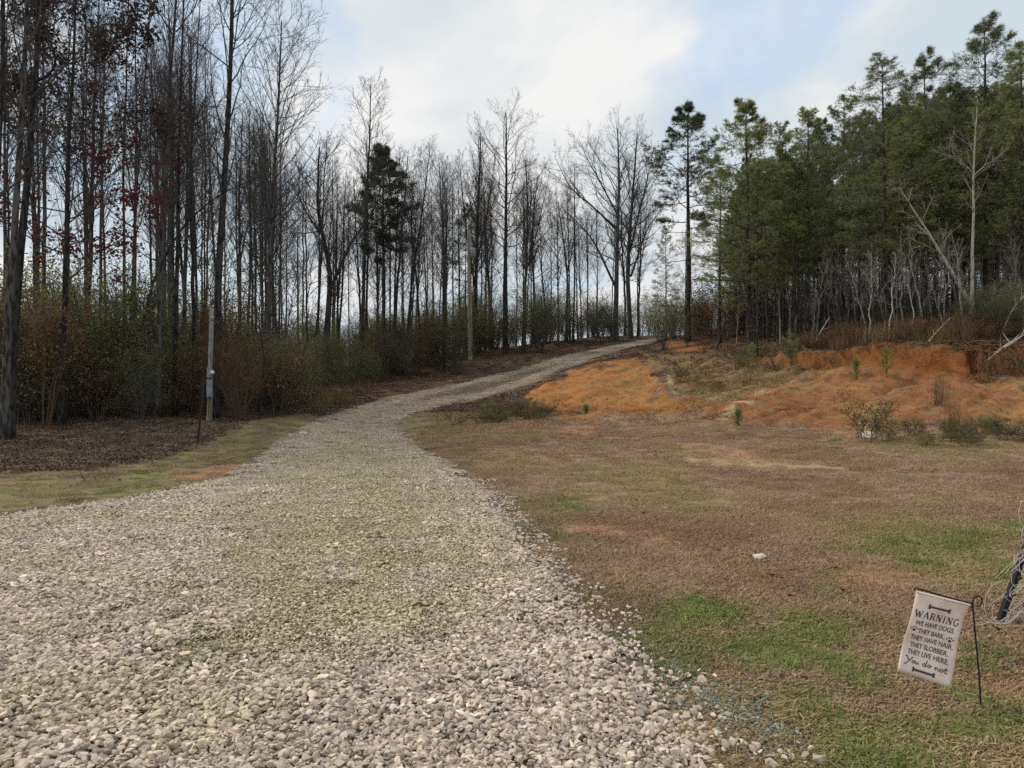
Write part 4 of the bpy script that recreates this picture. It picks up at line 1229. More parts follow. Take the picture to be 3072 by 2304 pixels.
# oak that kept its leaves: dark above, deep red and rust below
b = ground_at(185, 22.5)
rel = np.array([px_pt(a, c_, 22.5) for a, c_ in [(185, 1255), (203, 720), (215, 360), (232, 0), (240, -160)]]) - b; rel[0] = 0
tm, cm, (q1, q2, q3) = bare_tree(77, [rel], .10, .30, 34, 3.2, 1.15, .03, M_twig, M_bark_dark, n2=6, n3=4)
rk = np.random.default_rng(78)
tips = np.concatenate([q3[:, 2], q3[:, 1], q2[:, 4]])
tips = tips[rk.random(len(tips)) < .85]
zc = CAM_Z + (HY - 470) / F_PX * 22.5 - b[2]
gd, gr = Geo(), Geo()
leaves_geo(gd, tips[tips[:, 2] > zc], 8, .15, .13, rk, .7, .55); leaves_geo(gr, tips[tips[:, 2] <= zc], 7, .15, .10, rk, .7, .55)
e = add_tree('oak_tree', b, [('trunk', tm), ('crown', cm)], 'oak still holding dark dead leaves above and deep red ones below', 'tree')
link('leaves', gd.mesh('leaves', M_oakleaf), e); tag(link('leaves', gr.mesh('leaves', M_redleaf), e), 'deep red lower leaves of the oak')

# many-stemmed leafless bush beside the meter pole
b = ground_at(718, 23.9)
e = empty('bush', b, 'brown leafless bush of many fanned stems near the meter pole', 'bush')
for nm, m in shrub(950, 3.2, 34, 1.25, .1, 1, None, M_twig_brown, n2=5, n3=3, up=.16, start=.35, r=.016): link(nm, m, e)

# weeds on the clearing
for px, d, s, lab, k in [(2600, 17.6, 1.5, 'grey-green weed clump with a pale stone behind it on the clearing', 0), (2660, 17.3, .8, 'low weed clump beside the taller grey-green one', 1)]:
    b = ground_at(px, d); e = empty('weed_clump', b, lab, 'weed', None, rng.random() * 6, (s, s, s))
    for nm, m in WEED[k]: link(nm, m, e)
plants(20, (2740, 3150), (16.2, 19.2), (.2, .5), WEED, .7, 'weed_clump', 'one of the scrubby weeds below the clay bank', 'weed', 'scrubby weeds below the bank', wide=(1.0, 1.8))
plants(26, (1330, 1640), (25.5, 29.5), (.3, .6), WEED + BRAMBLE, .7, 'weed_clump', 'one of the dark ditch weeds inside the bend', 'weed', 'dark weeds inside the driveway bend', wide=(1.2, 1.9))
plants(14, (1660, 1960), (36, 50), (.12, .28), WEED + BRAMBLE, .7, 'weed_clump', 'one of the weeds below the upper driveway', 'weed', 'weeds below the upper driveway', ok=lambda p, d: -3.5 < road_sd(np.array([(p - CX) / F_PX * d]), np.array([d]))[0])
plants(30, (2000, 2520), (28, 38), (.25, .7), WEED, .7, 'weed_clump', 'one of the weeds scattered on the upper slope', 'weed', 'weeds on the upper slope')

# ------------------------------------------------------------------ made things
def mat_flat(name, c, rough=.7, spec=.3, metallic=0.0, n2=None, sc=20):
    return material(name, lin(*c), rough, spec, metallic=metallic, noise=(sc, lin(*n2), .42, .62, ONE) if n2 else None)


M_cloth = material('flag_cloth', lin(252, 236, 226), .9, .1, noise=(7, lin(242, 216, 200), .42, .62, ONE), trans=.12)
M_print = mat_flat('flag_print', (92, 78, 80), .9, .1)
M_iron = mat_flat('black_iron', (34, 32, 33), .6, .3)
M_wood_grey = material('pole_wood', lin(164, 156, 136), .95, .1, noise=(9.0, lin(120, 112, 96), .42, .62, (1, 1, .06)), bump=(12.0, .5, .02))
M_galv = mat_flat('galvanised_grey', (158, 160, 164), .5, .5, .3, n2=(132, 134, 138), sc=6)
M_panel = mat_flat('panel_grey', (148, 150, 154), .55, .4, .1, n2=(120, 122, 126), sc=8)
M_darkbox = mat_flat('dark_box', (52, 53, 56), .6, .3, n2=(38, 38, 40), sc=6)
M_white = mat_flat('meter_glass', (232, 234, 236), .2, .6)
M_rust = mat_flat('rusty_iron', (48, 40, 37), .85, .2, n2=(66, 48, 40), sc=14)
M_wire = mat_flat('whitish_wire', (196, 188, 182), .6, .3)
M_rock = material('pale_rock', lin(196, 188, 174), .9, .2, noise=(9.0, lin(150, 140, 124), .45, .65, ONE), bump=(24.0, .5, .02))


def box(g, c, s, R=None, bev=0.0):
    """box with chamfered vertical edges"""
    hx, hy, hz = s[0] / 2, s[1] / 2, s[2] / 2
    b = min(bev, hx * .4, hy * .4)
    ring = [(hx - b, hy), (hx, hy - b), (hx, -hy + b), (hx - b, -hy), (-hx + b, -hy), (-hx, -hy + b), (-hx, hy - b), (-hx + b, hy)] if b > 0 else [(hx, hy), (hx, -hy), (-hx, -hy), (-hx, hy)]
    n = len(ring)
    V = np.array([[x, y, -hz] for x, y in ring] + [[x, y, hz] for x, y in ring] + [[0, 0, -hz], [0, 0, hz]])
    Q = [[i, i + n, (i + 1) % n + n, (i + 1) % n] for i in range(n)]
    T = [[2 * n, i, (i + 1) % n] for i in range(n)] + [[2 * n + 1, (i + 1) % n + n, i + n] for i in range(n)]
    if R is not None: V = V @ np.array(R).T
    g.add(V + np.array(c), Q, T)
    return g


def rod(g, pts, r, S=8, r1=None):
    P = np.asarray(pts, float)
    R = np.linspace(r, r if r1 is None else r1, len(P))
    tubes(g, P[None], R[None], S)
    n0 = g.n
    for e in (0, -1):                                    # end caps
        ring = g.V[-1] if e == 0 else None
    return g


def disc_can(g, c, axis, r, h, S=20):
    """closed short cylinder with rounded rim"""
    a = norm(np.asarray(axis, float)); u = norm(np.cross(a, [0.2, 0.1, 1.0])); v = np.cross(a, u)
    prof = [(0, 0), (r * .92, 0), (r, h * .08), (r, h * .85), (r * .9, h), (0, h)]
    an = np.arange(S) * 2 * math.pi / S
    V = np.concatenate([np.asarray(c) + a * z + rr * (np.cos(an)[:, None] * u + np.sin(an)[:, None] * v) for rr, z in prof])
    Q = [[k * S + i, k * S + (i + 1) % S, (k + 1) * S + (i + 1) % S, (k + 1) * S + i] for k in range(len(prof) - 1) for i in range(S)]
    g.add(V, Q)
    return g


# --- garden flag on its bent iron stand
FD = 3.85
fTL, fTR, fBR, fBL = [px_pt(*p, FD) for p in ((2749, 1772), (2910, 1812), (2835, 2055), (2683, 2007))]
fu, fv = ((fTR - fTL) + (fBR - fBL)) / 2, ((fBL - fTL) + (fBR - fTR)) / 2
fn = norm(np.cross(fu, fv)); fn = fn if fn[1] < 0 else -fn      # towards the viewer


def flag_pt(u, v, lift=0.0):
    u, v = np.asarray(u, float), np.asarray(v, float)
    off = 0.016 * np.sin(u * 5.2 + v * 2.0) * v + 0.010 * np.sin(v * 6 + u * 3) + 0.02 * v * v + lift
    p = (1 - u)[..., None] * ((1 - v)[..., None] * fTL + v[..., None] * fBL) + u[..., None] * ((1 - v)[..., None] * fTR + v[..., None] * fBR)
    return p + off[..., None] * fn


base = fTL.copy()
e = empty('garden_flag', fTL, 'cream garden flag with a dog warning hanging askew from its stand', 'flag')


def rel_mesh(nm, g, m, parent=e, org=None, sm=False):
    g.V = [v - (fTL if org is None else org) for v in g.V]
    return link(nm, g.mesh(nm, m, sm), parent)


nu, nv = 14, 20
U, Vv = np.meshgrid(np.linspace(0, 1, nu), np.linspace(0, 1, nv))
g = Geo()
fr, bk = flag_pt(U.ravel(), Vv.ravel(), .0012), flag_pt(U.ravel(), Vv.ravel(), -.0012)
q = np.array([[r * nu + c_, (r + 1) * nu + c_, (r + 1) * nu + c_ + 1, r * nu + c_ + 1] for r in range(nv - 1) for c_ in range(nu - 1)])
g.add(fr, q); g.add(bk, q[:, ::-1])
rim = [c_ for c_ in range(nu)] + [r * nu + nu - 1 for r in range(1, nv)] + [(nv - 1) * nu + c_ for c_ in range(nu - 2, -1, -1)] + [r * nu for r in range(nv - 2, 0, -1)]
nn = nu * nv
g.Q.append(np.array([[a, b_, b_ + nn, a + nn] for a, b_ in zip(rim, rim[1:] + rim[:1])]))
rel_mesh('cloth', g, M_cloth, sm=True)
g = Geo(); rod(g, [flag_pt(np.array(0.0 + t), np.array(.012)) for t in np.linspace(0, 1, 6)], .006); rel_mesh('sleeve_hem', g, M_cloth)


def print_poly(verts, tris=None, quads=None):
    """flat print in flag coordinates (u, v) -> mesh on the cloth"""
    verts = np.asarray(verts, float)
    g = Geo(); g.add(flag_pt(verts[:, 0], verts[:, 1], .0032), quads, tris)
    return g


ASP = np.linalg.norm(fu) / np.linalg.norm(fv)         # width / height


def strokes(name, polys, u0, u1, v0, v1, w):
    """polylines with widths in unit box (x right, y down) -> ribbon strokes"""
    V, Q = [], []
    for pl, ww in polys:
        pl = np.asarray(pl, float); P = np.stack([u0 + pl[:, 0] * (u1 - u0), v0 + pl[:, 1] * (v1 - v0)], -1)
        S_ = P * np.array([ASP, 1.0])
        T = np.empty_like(S_); T[1:-1] = S_[2:] - S_[:-2]; T[0] = S_[1] - S_[0]; T[-1] = S_[-1] - S_[-2]
        T = norm(T); N_ = np.stack([-T[:, 1], T[:, 0]], -1) * (w * ww / 2)
        n0 = len(V)
        for a, b_ in zip(S_ + N_, S_ - N_): V += [a / np.array([ASP, 1]), b_ / np.array([ASP, 1])]
        Q += [[n0 + 2 * i, n0 + 2 * i + 1, n0 + 2 * i + 3, n0 + 2 * i + 2] for i in range(len(P) - 1)]
    rel_mesh(name, print_poly(V, None, Q), M_print)


def text_line(txt, u0, u1, v0, v1):
    cu = bpy.data.curves.new('lettering_source', 'FONT'); cu.body = txt; cu.size = 1; cu.offset = 0.012
    o = bpy.data.objects.new('lettering_source', cu); COL.objects.link(o)
    bpy.context.view_layer.update()
    m = bpy.data.meshes.new_from_object(o.evaluated_get(bpy.context.evaluated_depsgraph_get()))
    V = np.array([v.co[:] for v in m.vertices]); F = [list(p.vertices) for p in m.polygons]
    bpy.data.objects.remove(o); bpy.data.curves.remove(cu); bpy.data.meshes.remove(m)
    x0, x1, y0, y1 = V[:, 0].min(), V[:, 0].max(), V[:, 1].min(), V[:, 1].max()
    uv = np.stack([u0 + (V[:, 0] - x0) / (x1 - x0) * (u1 - u0), v1 - (V[:, 1] - y0) / (y1 - y0) * (v1 - v0)], -1)
    tris = [[f[0], f[i], f[i + 1]] for f in F for i in range(1, len(f) - 1)]
    rel_mesh('lettering', print_poly(uv, tris), M_print)


text_line('WE HAVE DOGS.', .11, .90, .335, .395)
text_line('THEY BARK.', .21, .76, .430, .490)
text_line('THEY HAVE HAIR.', .10, .93, .520, .580)
text_line('THEY SLOBBER.', .13, .87, .610, .670)
text_line('THEY LIVE HERE.', .12, .90, .700, .760)


def serif_word(u0, u1, v0, v1):
    L = {'W': [([(0, 0), (.28, 1)], 1.5), ([(.28, 1), (.5, .1)], .7), ([(.5, .1), (.74, 1)], 1.5), ([(.74, 1), (1, 0)], .7), ([(-.1, .02), (.16, .02)], .6), ([(.86, .02), (1.1, .02)], .6)],
         'A': [([(.05, 1), (.48, 0)], .7), ([(.46, 0), (.92, 1)], 1.5), ([(.22, .64), (.74, .64)], .6), ([(-.06, .98), (.18, .98)], .6), ([(.78, .98), (1.06, .98)], .6)],
         'R': [([(.15, 0), (.15, 1)], 1.5), ([(.0, .03), (.6, .03), (.82, .15), (.82, .38), (.6, .5), (.15, .5)], .8), ([(.5, .5), (.95, 1)], 1.4), ([(0, .98), (.32, .98)], .6)],
         'N': [([(.12, 0), (.12, 1)], .7), ([(.1, 0), (.88, 1)], 1.5), ([(.88, 0), (.88, 1)], .7), ([(-.06, .02), (.24, .02)], .6), ([(-.04, .98), (.28, .98)], .6), ([(.72, .02), (1.04, .02)], .6)],
         'I': [([(.5, 0), (.5, 1)], 1.5), ([(.3, .02), (.7, .02)], .6), ([(.3, .98), (.7, .98)], .6)],
         'G': [([(.88, .2), (.7, .04), (.45, 0), (.2, .15), (.08, .5), (.2, .85), (.45, 1), (.7, .96), (.86, .82), (.86, .56)], 1.1), ([(.62, .56), (1.02, .56)], .6)]}
    wd_ = {'W': 1.25, 'A': 1.0, 'R': .9, 'N': 1.0, 'I': .5, 'G': .95}
    tot = sum(wd_[c] for c in 'WARNING') + .28 * 6
    x = 0.0; polys = []
    for ch in 'WARNING':
        for pl, ww in L[ch]:
            polys.append(([((x + p[0] * wd_[ch]) / tot, p[1]) for p in pl], ww))
        x += wd_[ch] + .28
    strokes('lettering', polys, u0, u1, v0, v1, .0105)


serif_word(.06, .93, .215, .300)


def arc(cx, cy, rx, ry, a0, a1, n=9):
    return [(cx + rx * math.cos(math.radians(a)), cy + ry * math.sin(math.radians(a))) for a in np.linspace(a0, a1, n)]


script = [([(0, .05), (.04, .0), (.07, .3), (.10, .45)], 1.2), ([(.19, .0), (.13, .4), (.05, .85), (.0, 1.05)], 1.1), (arc(.215, .55, .032, .17, 0, 360, 13), 1), ([(.245, .45), (.27, .5)], .8),
          ([(.275, .42), (.28, .68), (.305, .72), (.33, .6), (.335, .42), (.34, .7), (.365, .7)], 1), (arc(.485, .58, .034, .16, 0, 360, 13), 1), ([(.545, .0), (.525, .4), (.522, .72), (.55, .72)], 1.1),
          (arc(.60, .56, .032, .16, 0, 360, 13), 1), ([(.63, .46), (.66, .5)], .8), ([(.73, .42), (.738, .74)], 1.1), ([(.738, .55), (.77, .42), (.79, .5), (.795, .74), (.82, .7)], 1),
          (arc(.86, .57, .032, .16, 0, 360, 13), 1), ([(.89, .48), (.915, .5)], .8), ([(.955, .1), (.935, .5), (.94, .74), (.985, .68)], 1.1), ([(.90, .36), (1.0, .34)], .9)]
strokes('lettering', script, .10, .92, .785, .885, .0105)


def blob(cu, cv, ru, rv, n=14, rot=0.0):
    a = np.arange(n) * 2 * math.pi / n
    x, y = ru * np.cos(a), rv * np.sin(a)
    c, s = math.cos(rot), math.sin(rot)
    return [(cu, cv)] + [(cu + (xx * c - yy * s) / ASP, cv + xx * s + yy * c) for xx, yy in zip(x, y)], [[0, 1 + i, 1 + (i + 1) % n] for i in range(n)]


def blobs(name, lst):
    V, T = [], []
    for b_ in lst:
        v_, t_ = blob(*b_[:4], rot=b_[4] if len(b_) > 4 else 0)
        T += [[i + len(V) for i in t] for t in t_]; V += v_
    rel_mesh(name, print_poly(V, T), M_print)


for (pu, pv, ro) in ((.125, .448, -.2), (.855, .476, .3)):
    blobs('paw_print', [(pu, pv + .014, .020, .015), (pu - .055, pv - .004, .0075, .011, -.4), (pu - .02, pv - .022, .0075, .012, -.1), (pu + .022, pv - .022, .0075, .012, .1), (pu + .056, pv - .004, .0075, .011, .4)])
for (bu, bv) in ((.48, .145), (.50, .925)):
    s_ = .19
    V = [(bu - s_, bv - .012), (bu + s_, bv - .012), (bu + s_, bv + .012), (bu - s_, bv + .012)]
    ob = rel_mesh('bone_print', print_poly(V, None, [[0, 1, 2, 3]]), M_print)
    blobs('bone_end', [(bu - s_ - .008, bv - .014, .016, .014), (bu - s_ - .008, bv + .014, .016, .014), (bu + s_ + .008, bv - .014, .016, .014), (bu + s_ + .008, bv + .014, .016, .014)])

sb = ground_at(2946, 3.86)
e = empty('flag_stand', sb, 'thin black iron garden flag stand with a curled hook', 'flag stand')
ptop = px_pt(2917, 1806, FD)
g = Geo(); rod(g, [sb + np.array([0, 0, -.1]), sb * .7 + ptop * .3, sb * .35 + ptop * .65, ptop], .0042, 8); rel_mesh('pole', g, M_iron, e, sb, True)
g = Geo(); rod(g, [px_pt(2743, 1772, FD + .004), px_pt(2745, 1763, FD + .004), px_pt(2752, 1765, FD + .004), px_pt(2830, 1788, FD + .004), px_pt(2917, 1812, FD)], .0042, 8); rel_mesh('arm', g, M_iron, e, sb, True)
hook = [px_pt(2917 + 2 + 14 * (1 - math.cos(a)) * 1.0, 1812 - 10 - 14 * math.sin(a) * 1.0 + (2 if a > 4 else 0), FD) for a in np.linspace(-.4, 4.9, 18)]
g = Geo(); rod(g, [ptop] + hook, .004, 8); rel_mesh('curl', g, M_iron, e, sb, True)

# --- leaning black post wrapped in loose wire at the picture edge
pb = ground_at(2996, 5.25)
e = empty('fence_post', pb, 'leaning black metal fence post at the picture edge', 'post')
tipp = pb + np.array([.42, .1, .95])
g = Geo()
R = Matrix.Rotation(0.42, 3, 'Y')
ax = norm(tipp - pb)
box(g, pb + ax * .42, (.05, .012, 1.1), Vector(ax).to_track_quat('Z', 'Y').to_matrix(), .004)
rel_mesh('flange', g, M_iron, e, pb)
g = Geo(); box(g, pb + ax * .42 + np.array([0, -.02, 0]), (.012, .04, 1.1), Vector(ax).to_track_quat('Z', 'Y').to_matrix(), .003); rel_mesh('rib', g, M_iron, e, pb)
for k in range(7):
    g = Geo(); box(g, pb + ax * (.1 + .12 * k) + np.array([0, -.045, 0]), (.03, .014, .018), Vector(ax).to_track_quat('Z', 'Y').to_matrix(), .003); rel_mesh('stud', g, M_iron, e, pb)
rk = np.random.default_rng(5)
g = Geo(); paths = []
for k in range(46):
    s0 = rk.uniform(.02, .75); c0 = pb + ax * s0 + np.array([0, -.06, 0])
    L = rk.uniform(.1, .36); a = rk.random() * 6.283; a2 = rk.uniform(-5, 5)
    pts = []
    for t in np.linspace(0, 1, 9):
        pts.append(c0 + np.array([math.cos(a + a2 * t) * L * t * .8, math.sin(a + a2 * t) * L * t * .35 - .02, L * .8 * math.sin(a + 1 + a2 * 1.4 * t) * t * .8]))
    pts = np.array(pts); pts[:, 2] = np.maximum(pts[:, 2], pb[2] + .015)
    paths.append(pts)
tubes(g, np.array(paths), np.full((46, 9), .0016), 4)
o = rel_mesh('wire_tangle', g, M_wire, None, pb); o.location = pb
tag(o, 'tangle of whitish wire snagged on the leaning black post', 'wire')

# --- electric meter pole
mb = ground_at(629, 23.6)
e = empty('meter_pole', mb, 'weathered wooden service pole carrying the electric meter before the woods', 'meter pole')
mt = px_pt(635, 925, 23.6)
up_ = norm(mt - mb)
g = Geo(); rod(g, [mb + up_ * -.3, mb + up_ * 1.2, mb + up_ * 2.4, mt], .075, 12, .065); disc_can(g, mt, up_, .065, .01, 12); rel_mesh('pole', g, M_wood_grey, e, mb, True)


def mpt(px, py, dy=-.1):
    return px_pt(px, py, 23.6 + dy)


g = Geo(); rod(g, [mpt(627, 1106), mpt(628, 1060), mpt(631, 1010), mpt(636, 962)], .036, 10); c_ = rel_mesh('conduit', g, M_galv, e, mb, True)
g = Geo(); disc_can(g, mpt(636, 962), (0.25, -.3, .8), .055, .14, 12); rel_mesh('weatherhead', g, M_galv, c_, mb, True)
g = Geo(); rod(g, [mpt(637, 955), mpt(642, 948), mpt(648, 958), mpt(640, 944)], .012, 6); rel_mesh('service_wire', g, M_darkbox, e, mb, True)
g = Geo(); box(g, mpt(629, 1118, -.17), (.13, .16, .30), None, .012); s_ = rel_mesh('meter_socket', g, M_panel, e, mb)
g = Geo(); disc_can(g, mpt(634, 1117, -.19), (1, -.55, 0), .06, .08, 20); rel_mesh('meter', g, M_white, s_, mb, True)
g = Geo(); box(g, mpt(629, 1165, -.17), (.17, .14, .54), None, .015); s2 = rel_mesh('breaker_panel', g, M_panel, e, mb)
g = Geo(); box(g, mpt(629, 1165, -.255), (.14, .02, .46), None, .008); rel_mesh('panel_door', g, M_galv, s2, mb)
g = Geo(); box(g, mpt(629, 1136, -.17), (.06, .06, .05), None, .01); rel_mesh('coupling', g, M_darkbox, e, mb)
g = Geo(); box(g, mpt(612, 1166, -.05), (.11, .12, .56), Matrix.Rotation(.08, 3, 'Y'), .01); rel_mesh('disconnect_box', g, M_darkbox, e, mb)
for dx in (-3, 2):
    g = Geo(); rod(g, [mpt(628 + dx, 1190), mpt(627 + dx * 1.4, 1225), mb + np.array([dx * .012, -.14, -.05])], .016, 7); rel_mesh('riser', g, M_wood_grey, e, mb, True)
st = ground_at(592, 20.4)
g = Geo(); rod(g, [st + np.array([0, 0, -.1]), st * .5 + px_pt(610, 1180, 20.6) * .5, px_pt(612, 1165, 20.6)], .03, 7, .026); disc_can(g, px_pt(612, 1165, 20.6), (0, 0, 1), .018, .006, 8)
o = rel_mesh('stake', g, M_rust, None, st, True); o.location = st
tag(o, 'rusty dark iron stake leaning on the turf before the meter pole', 'stake')

# --- utility pole
ub = ground_at(1411, 50)
ut = px_pt(1407, 690, 50)
e = empty('utility_pole', ub, 'tall weathered wooden utility pole beside the upper driveway', 'utility pole')
g = Geo(); rod(g, [ub - np.array([0, 0, .4]), ub * .6 + ut * .4, ut], .165, 14, .12); disc_can(g, ut, (0, 0, 1), .12, .02, 14); rel_mesh('pole', g, M_wood_grey, e, ub, True)
g = Geo(); disc_can(g, px_pt(1419, 772, 49.8), (0, 0, 1), .17, .62, 18); t_ = rel_mesh('transformer', g, M_panel, e, ub, True)
for dx in (-.07, .07):
    g = Geo(); disc_can(g, px_pt(1419, 744, 49.8) + np.array([dx, 0, 0]), (0, 0, 1), .035, .16, 8); rel_mesh('bushing', g, M_darkbox, t_, ub, True)
g = Geo(); box(g, px_pt(1413, 760, 49.85), (.22, .05, .12), None, .01); rel_mesh('bracket', g, M_darkbox, e, ub)
g = Geo(); rod(g, [px_pt(1413, 782, 49.82), px_pt(1414, 830, 49.8), px_pt(1414, 880, 49.78)], .02, 6); rel_mesh('ground_wire', g, M_darkbox, e, ub, True)
sk = ground_at(1310, 46.5)
g = Geo(); rod(g, [sk - np.array([0, 0, .1]), sk + np.array([.15, 0, .5]), sk + np.array([.3, 0, 1.0])], .028, 6, .022)
o = rel_mesh('marker_stake', g, M_straw, None, sk, True); o.location = sk
tag(o, 'pale marker stake leaning in brambles near the utility pole', 'stake')

# --- rocks
for px, d, s, lab in [(2277, 7.35, .075, 'single pale flat stone lying on the brown turf'), (2604, 18.3, .20, 'whitish rock behind the grey-green weed clump')]:
    rk = np.random.default_rng(int(px)); b = ground_at(px, d)
    g = Geo(); g.add(rot_rand(stone_shape(rk, ICO2), rk, .3) * s + np.array([0, 0, s * .25]), None, ICO2[1])
    o = link('rock', g.mesh('rock', M_rock), None, b); tag(o, lab, 'rock')
for i, (px, py, s) in enumerate([(1990, 1130, .3), (2006, 1140, .34), (2014, 1152, .3), (2022, 1165, .36), (2028, 1178, .3), (2020, 1186, .26)]):
    x_, d_ = hit(px, py, 20, 60); rk = np.random.default_rng(900 + i)
    b = np.array([x_, d_, float(H(np.array([x_]), np.array([d_]))[0])])
    g = Geo(); g.add(rot_rand(stone_shape(rk, ICO2), rk, .3) * s * .34, None, ICO2[1])
    o = link('rock', g.mesh('rock', M_rock), None, b); tag(o, 'one of the pale rocks in the chain beside the orange mound', 'rock', 'pale rocks beside the orange mound', 'thing')


# --- young pines on the bank
def sapling_pine(seed, h):
    rk = np.random.default_rng(seed); gs, gn = Geo(), Geo()
    P = np.array([[[0, 0, -.1], [.01, 0, h * .35], [0, .01, h * .7], [.0, 0, h]]]); R = np.array([[.012, .011, .008, .003]]) * (h + .4)
    tubes(gs, P, R, 6)
    P1, R1, _, L1 = children(P, R, 14, .12, .96, .95, lambda t: h * .45 * (1.1 - t * .8), 4, .14, .06, .6, rk, rmin=.004)
    tubes(gs, P1, R1, 4)
    tip = np.concatenate([P1[:, 3], P1[:, 2], P1[:, 1], P[:, 3], P[:, 2]]); dr = norm(np.concatenate([P1[:, 3] - P1[:, 2], P1[:, 2] - P1[:, 1], P1[:, 1] - P1[:, 0], P[:, 3] - P[:, 2], P[:, 2] - P[:, 1]]))
    n, bl = len(tip), 26
    d = norm(dr[:, None] * .8 + norm(rk.normal(0, 1, (n, bl, 3))) * .8) * .15 * rk.uniform(.7, 1.2, (n, bl, 1))
    s0 = tip[:, None] - dr[:, None] * .1 * rk.random((n, bl, 1)); w = norm(np.cross(d, rk.normal(0, 1, (n, bl, 3)))) * .004
    V = np.stack([s0 - w, s0 + w, s0 + d], 2).reshape(-1, 3)
    gn.add(V, None, np.arange(len(V)).reshape(-1, 3), np.repeat(rk.random(n), bl * 3))
    return [('stem', gs.mesh('stem', M_twig_brown)), ('needles', gn.mesh('needles', M_needle_y))]


for px, d, h, lab in [(2372, 29.5, 1.35, 'tallest young green pine sprouting on the upper bank'), (2214, 22.4, .5, 'tiny green pine seedling at the foot of the pale streaks'),
                      (2568, 26.0, .75, 'young pine below the lip of the clay bank'), (2660, 25.6, .95, 'bushy young pine high on the clay face'),
                      (1757, 26.8, .32, 'tiny seedling at the base of the orange mound'), (2255, 31.5, .9, 'slim young pine near the foot of the bright green pine')]:
    add_tree('pine_seedling', ground_at(px, d), sapling_pine(int(px), h), lab, 'pine seedling')


# --- dead straw grass, exposed roots, sticks, seed heads
def straw_clump(seed, n, h, spread, mat):
    rk = np.random.default_rng(seed); g = Geo()
    p = rk.normal(0, spread, (n, 3)); p[:, 2] = -.04
    hh = h * rk.uniform(.4, 1.1, n); lean = rk.normal(0, .16, (n, 2))
    P = np.stack([p + np.stack([lean[:, 0] * hh * t * t, lean[:, 1] * hh * t * t, hh * t], -1) for t in (0, .4, .75, 1)], 1)
    tubes(g, P, np.full((n, 1), .0055) * np.array([[1, .9, .7, .3]]), 3, np.clip(rk.normal(.5, .2, n), 0, 1))
    return g.mesh('straw', mat)


SCL = [straw_clump(60 + k, 70, .8, .16, M_straw) for k in range(3)] + [straw_clump(64 + k, 60, .4, .2, M_weed) for k in range(2)]


def lip_d(px):
    return float(np.interp(px, [2230, 2450, 2700, 2900, 3072], [34.5, 29.6, 26.6, 25.4, 24.5]))


for i in range(46):
    px = rng.uniform(2240, 2930); d = lip_d(px) + rng.uniform(.1, 1.3)
    o = link('straw_tuft', SCL[rng.integers(5)], None, ground_at(px, d)); s = rng.uniform(.5, 1.1)
    o.scale = (s * 1.3, s * 1.3, s); o.rotation_euler = (0, 0, rng.random() * 6)
    tag(o, 'one of the dry grass tufts fringing the lip of the clay bank', 'dry grass', 'dry grass along the bank lip', 'thing')
for px, d, lab in [(2690, 26.9, 'tallest pale straw tuft standing on the bank lip'), (2735, 27.0, 'second pale straw tuft on the bank lip'), (2218, 31.0, 'pale straw stalks on the slope below the bright green pine'),
                   (2820, 21.5, 'thin dry stalks standing on the bare clay'), (2865, 17.6, 'single dry stalk group among the scrubby weeds')]:
    o = link('straw_tuft', SCL[0], None, ground_at(px, d)); o.scale = (.8, .8, 1.25); tag(o, lab, 'dry grass', None, 'thing')
for i in range(18):
    px = rng.uniform(830, 1080); d = rng.uniform(28.5, 33)
    if road_sd(np.array([(px - CX) / F_PX * d]), np.array([d]))[0] > -.7: continue
    o = link('straw_tuft', SCL[rng.integers(3)], None, ground_at(px, d)); s = rng.uniform(.5, .9); o.scale = (s * 1.8, s * 1.8, s); o.rotation_euler = (0, 0, rng.random() * 6)
    tag(o, 'one of the pale dry tufts outside the driveway bend', 'dry grass', 'pale tufts outside the bend', 'thing')

rk = np.random.default_rng(31)
rb = ground_at(2990, 24.9)
e = empty('exposed_roots', rb, 'mat of exposed roots hanging from the undercut bank edge', 'roots')
top_z = CAM_Z + (HY - 1055) / F_PX * 24.6
for strand, (n, rad_, m) in {'root': (70, .022, M_root), 'rootlet': (150, .008, M_straw)}.items():
    paths = []
    for k in range(n):
        px = rk.uniform(2925, 3110); p0 = px_pt(px, rk.uniform(1040, 1085), 24.4 + rk.uniform(-.5, .3))
        L = rk.uniform(.5, 1.15); sx = rk.normal(0, .35)
        paths.append([p0 + np.array([sx * L * t + .06 * math.sin(5 * t + k), -.25 * t + rk.normal(0, .02), -L * t ** 1.15]) for t in np.linspace(0, 1, 6)])
    g = Geo(); tubes(g, np.array(paths), rk.uniform(.4, 1.1, (n, 1)) * rad_ * np.linspace(1, .3, 6)[None], 5)
    rel_mesh('hanging_roots' if strand == 'root' else 'rootlets', g, m, e, rb, True)
paths = []
for k in range(60):
    p0 = px_pt(rk.uniform(2860, 3090), rk.uniform(1030, 1060), 24.7 + rk.uniform(-.4, .6)); a = rk.uniform(-.5, .5) + (math.pi if rk.random() < .5 else 0); L = rk.uniform(.5, 1.4)
    paths.append([p0 + np.array([math.cos(a) * L * t, math.sin(a) * L * t * .4, .15 * math.sin(t * 3) - .1 * t]) for t in np.linspace(0, 1, 6)])
g = Geo(); tubes(g, np.array(paths), rk.uniform(.4, 1.1, (60, 1)) * .028 * np.linspace(1, .35, 6)[None], 5); rel_mesh('root_mat', g, M_root, e, rb, True)


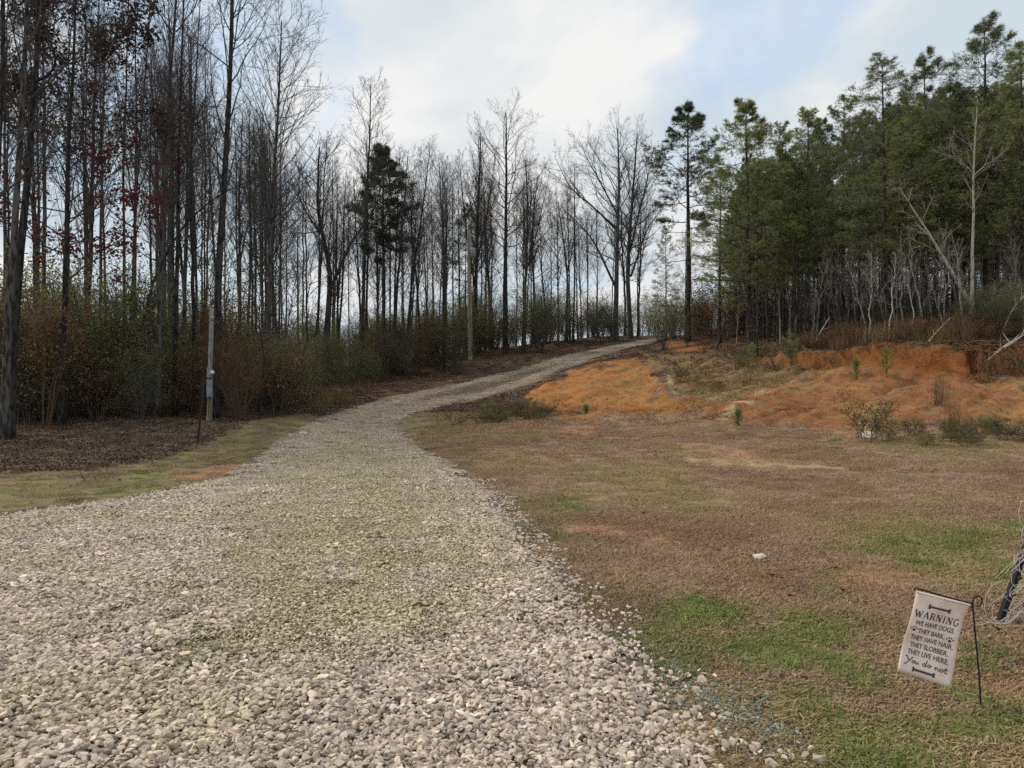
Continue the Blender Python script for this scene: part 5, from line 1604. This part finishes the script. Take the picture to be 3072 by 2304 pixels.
def stick(name, pts, r, mat, lab, twigs=5, seed=1):
    rk = np.random.default_rng(seed); pts = np.asarray(pts, float); o0 = pts[0].copy()
    g = Geo(); P = resample(pts, 9)[None] - o0; R = np.linspace(r, r * .35, 9)[None]; tubes(g, P, R, 6)
    e = empty(name, o0, lab, 'branch'); link('stem', g.mesh('stem', mat, True), e)
    if twigs:
        g = Geo(); Pc, Rc, _, _ = children(P, R, twigs, .25, .95, .7, .28 * np.linalg.norm(pts[-1] - pts[0]), 4, .05, .12, .6, rk, rmin=.005); tubes(g, Pc, Rc, 4)
        link('side_twigs', g.mesh('side_twigs', mat), e)


def gp(px, py, d):
    return px_pt(px, py, d)


stick('fallen_branch', [ground_at(2330, 29.8), gp(2300, 1040, 29.6), gp(2275, 1018, 29.6), gp(2290, 1000, 29.7), gp(2340, 1035, 29.8)], .03, M_root, 'curved dead branch arching over the bank beside the young pine', 4, 2)
stick('fallen_branch', [ground_at(2785, 26.4), gp(2820, 985, 26.6), gp(2850, 955, 26.8)], .035, M_bark_pale, 'straight pale dead branch leaning out of the bank lip', 3, 3)
stick('fallen_branch', [gp(2960, 1085, 24.3), gp(3010, 1040, 24.3), gp(3080, 1000, 24.4)], .05, M_bark_pale, 'pale forked dead branch over the exposed roots', 6, 4)
stick('fallen_branch', [ground_at(3000, 26.5), gp(3040, 920, 26.4), gp(3090, 870, 26.5)], .04, M_bark_pale, 'bleached dead branch rising at the picture edge above the roots', 6, 5)
stick('fallen_branch', [ground_at(2435, 31), gp(2470, 980, 31), gp(2490, 950, 31.1)], .03, M_bark_pale, 'leaning dead sapling at the bank lip below the pines', 3, 6)
stick('fallen_branch', [ground_at(2150, 37.5), gp(2185, 930, 38), gp(2230, 860, 39)], .05, M_bark_dark, 'dark fallen pole leaning by the bright green pine', 5, 7)
stick('twig', [ground_at(258, 13.8), ground_at(258, 13.8) + np.array([-.1, .0, .1]), gp(238, 1385, 13.9)], .008, M_rust, 'bent dark twig standing in the turf at the picture edge', 0, 8)
stick('twig', [ground_at(318, 15.4), gp(340, 1370, 15.4), gp(366, 1337, 15.5)], .008, M_rust, 'slanting dark twig on the leaf litter', 2, 9)
for k, (px, py, d) in enumerate([(2693, 2110, 3.95), (2668, 2122, 3.98), (2708, 2135, 3.9)]):
    b = ground_at(px + 12, d); top = px_pt(px, py, d)
    e = empty('seed_head', b, ['tallest fluffy pale seed head below the flag', 'second fluffy seed head below the flag', 'smallest seed head below the flag'][k], 'seed head')
    g = Geo(); rod(g, [b, b * .5 + top * .5 + np.array([.005, 0, .01]), top], .0012, 5); rel_mesh('stalk', g, M_straw, e, b)
    rk = np.random.default_rng(k); n = 160; d_ = norm(rk.normal(0, 1, (n, 3))) * (.018 if k == 0 else .011)
    g = Geo(); cones(g, top + d_, np.repeat(top[None], n, 0), np.full(n, .0016)); rel_mesh('fluff', g, M_wire, e, b)
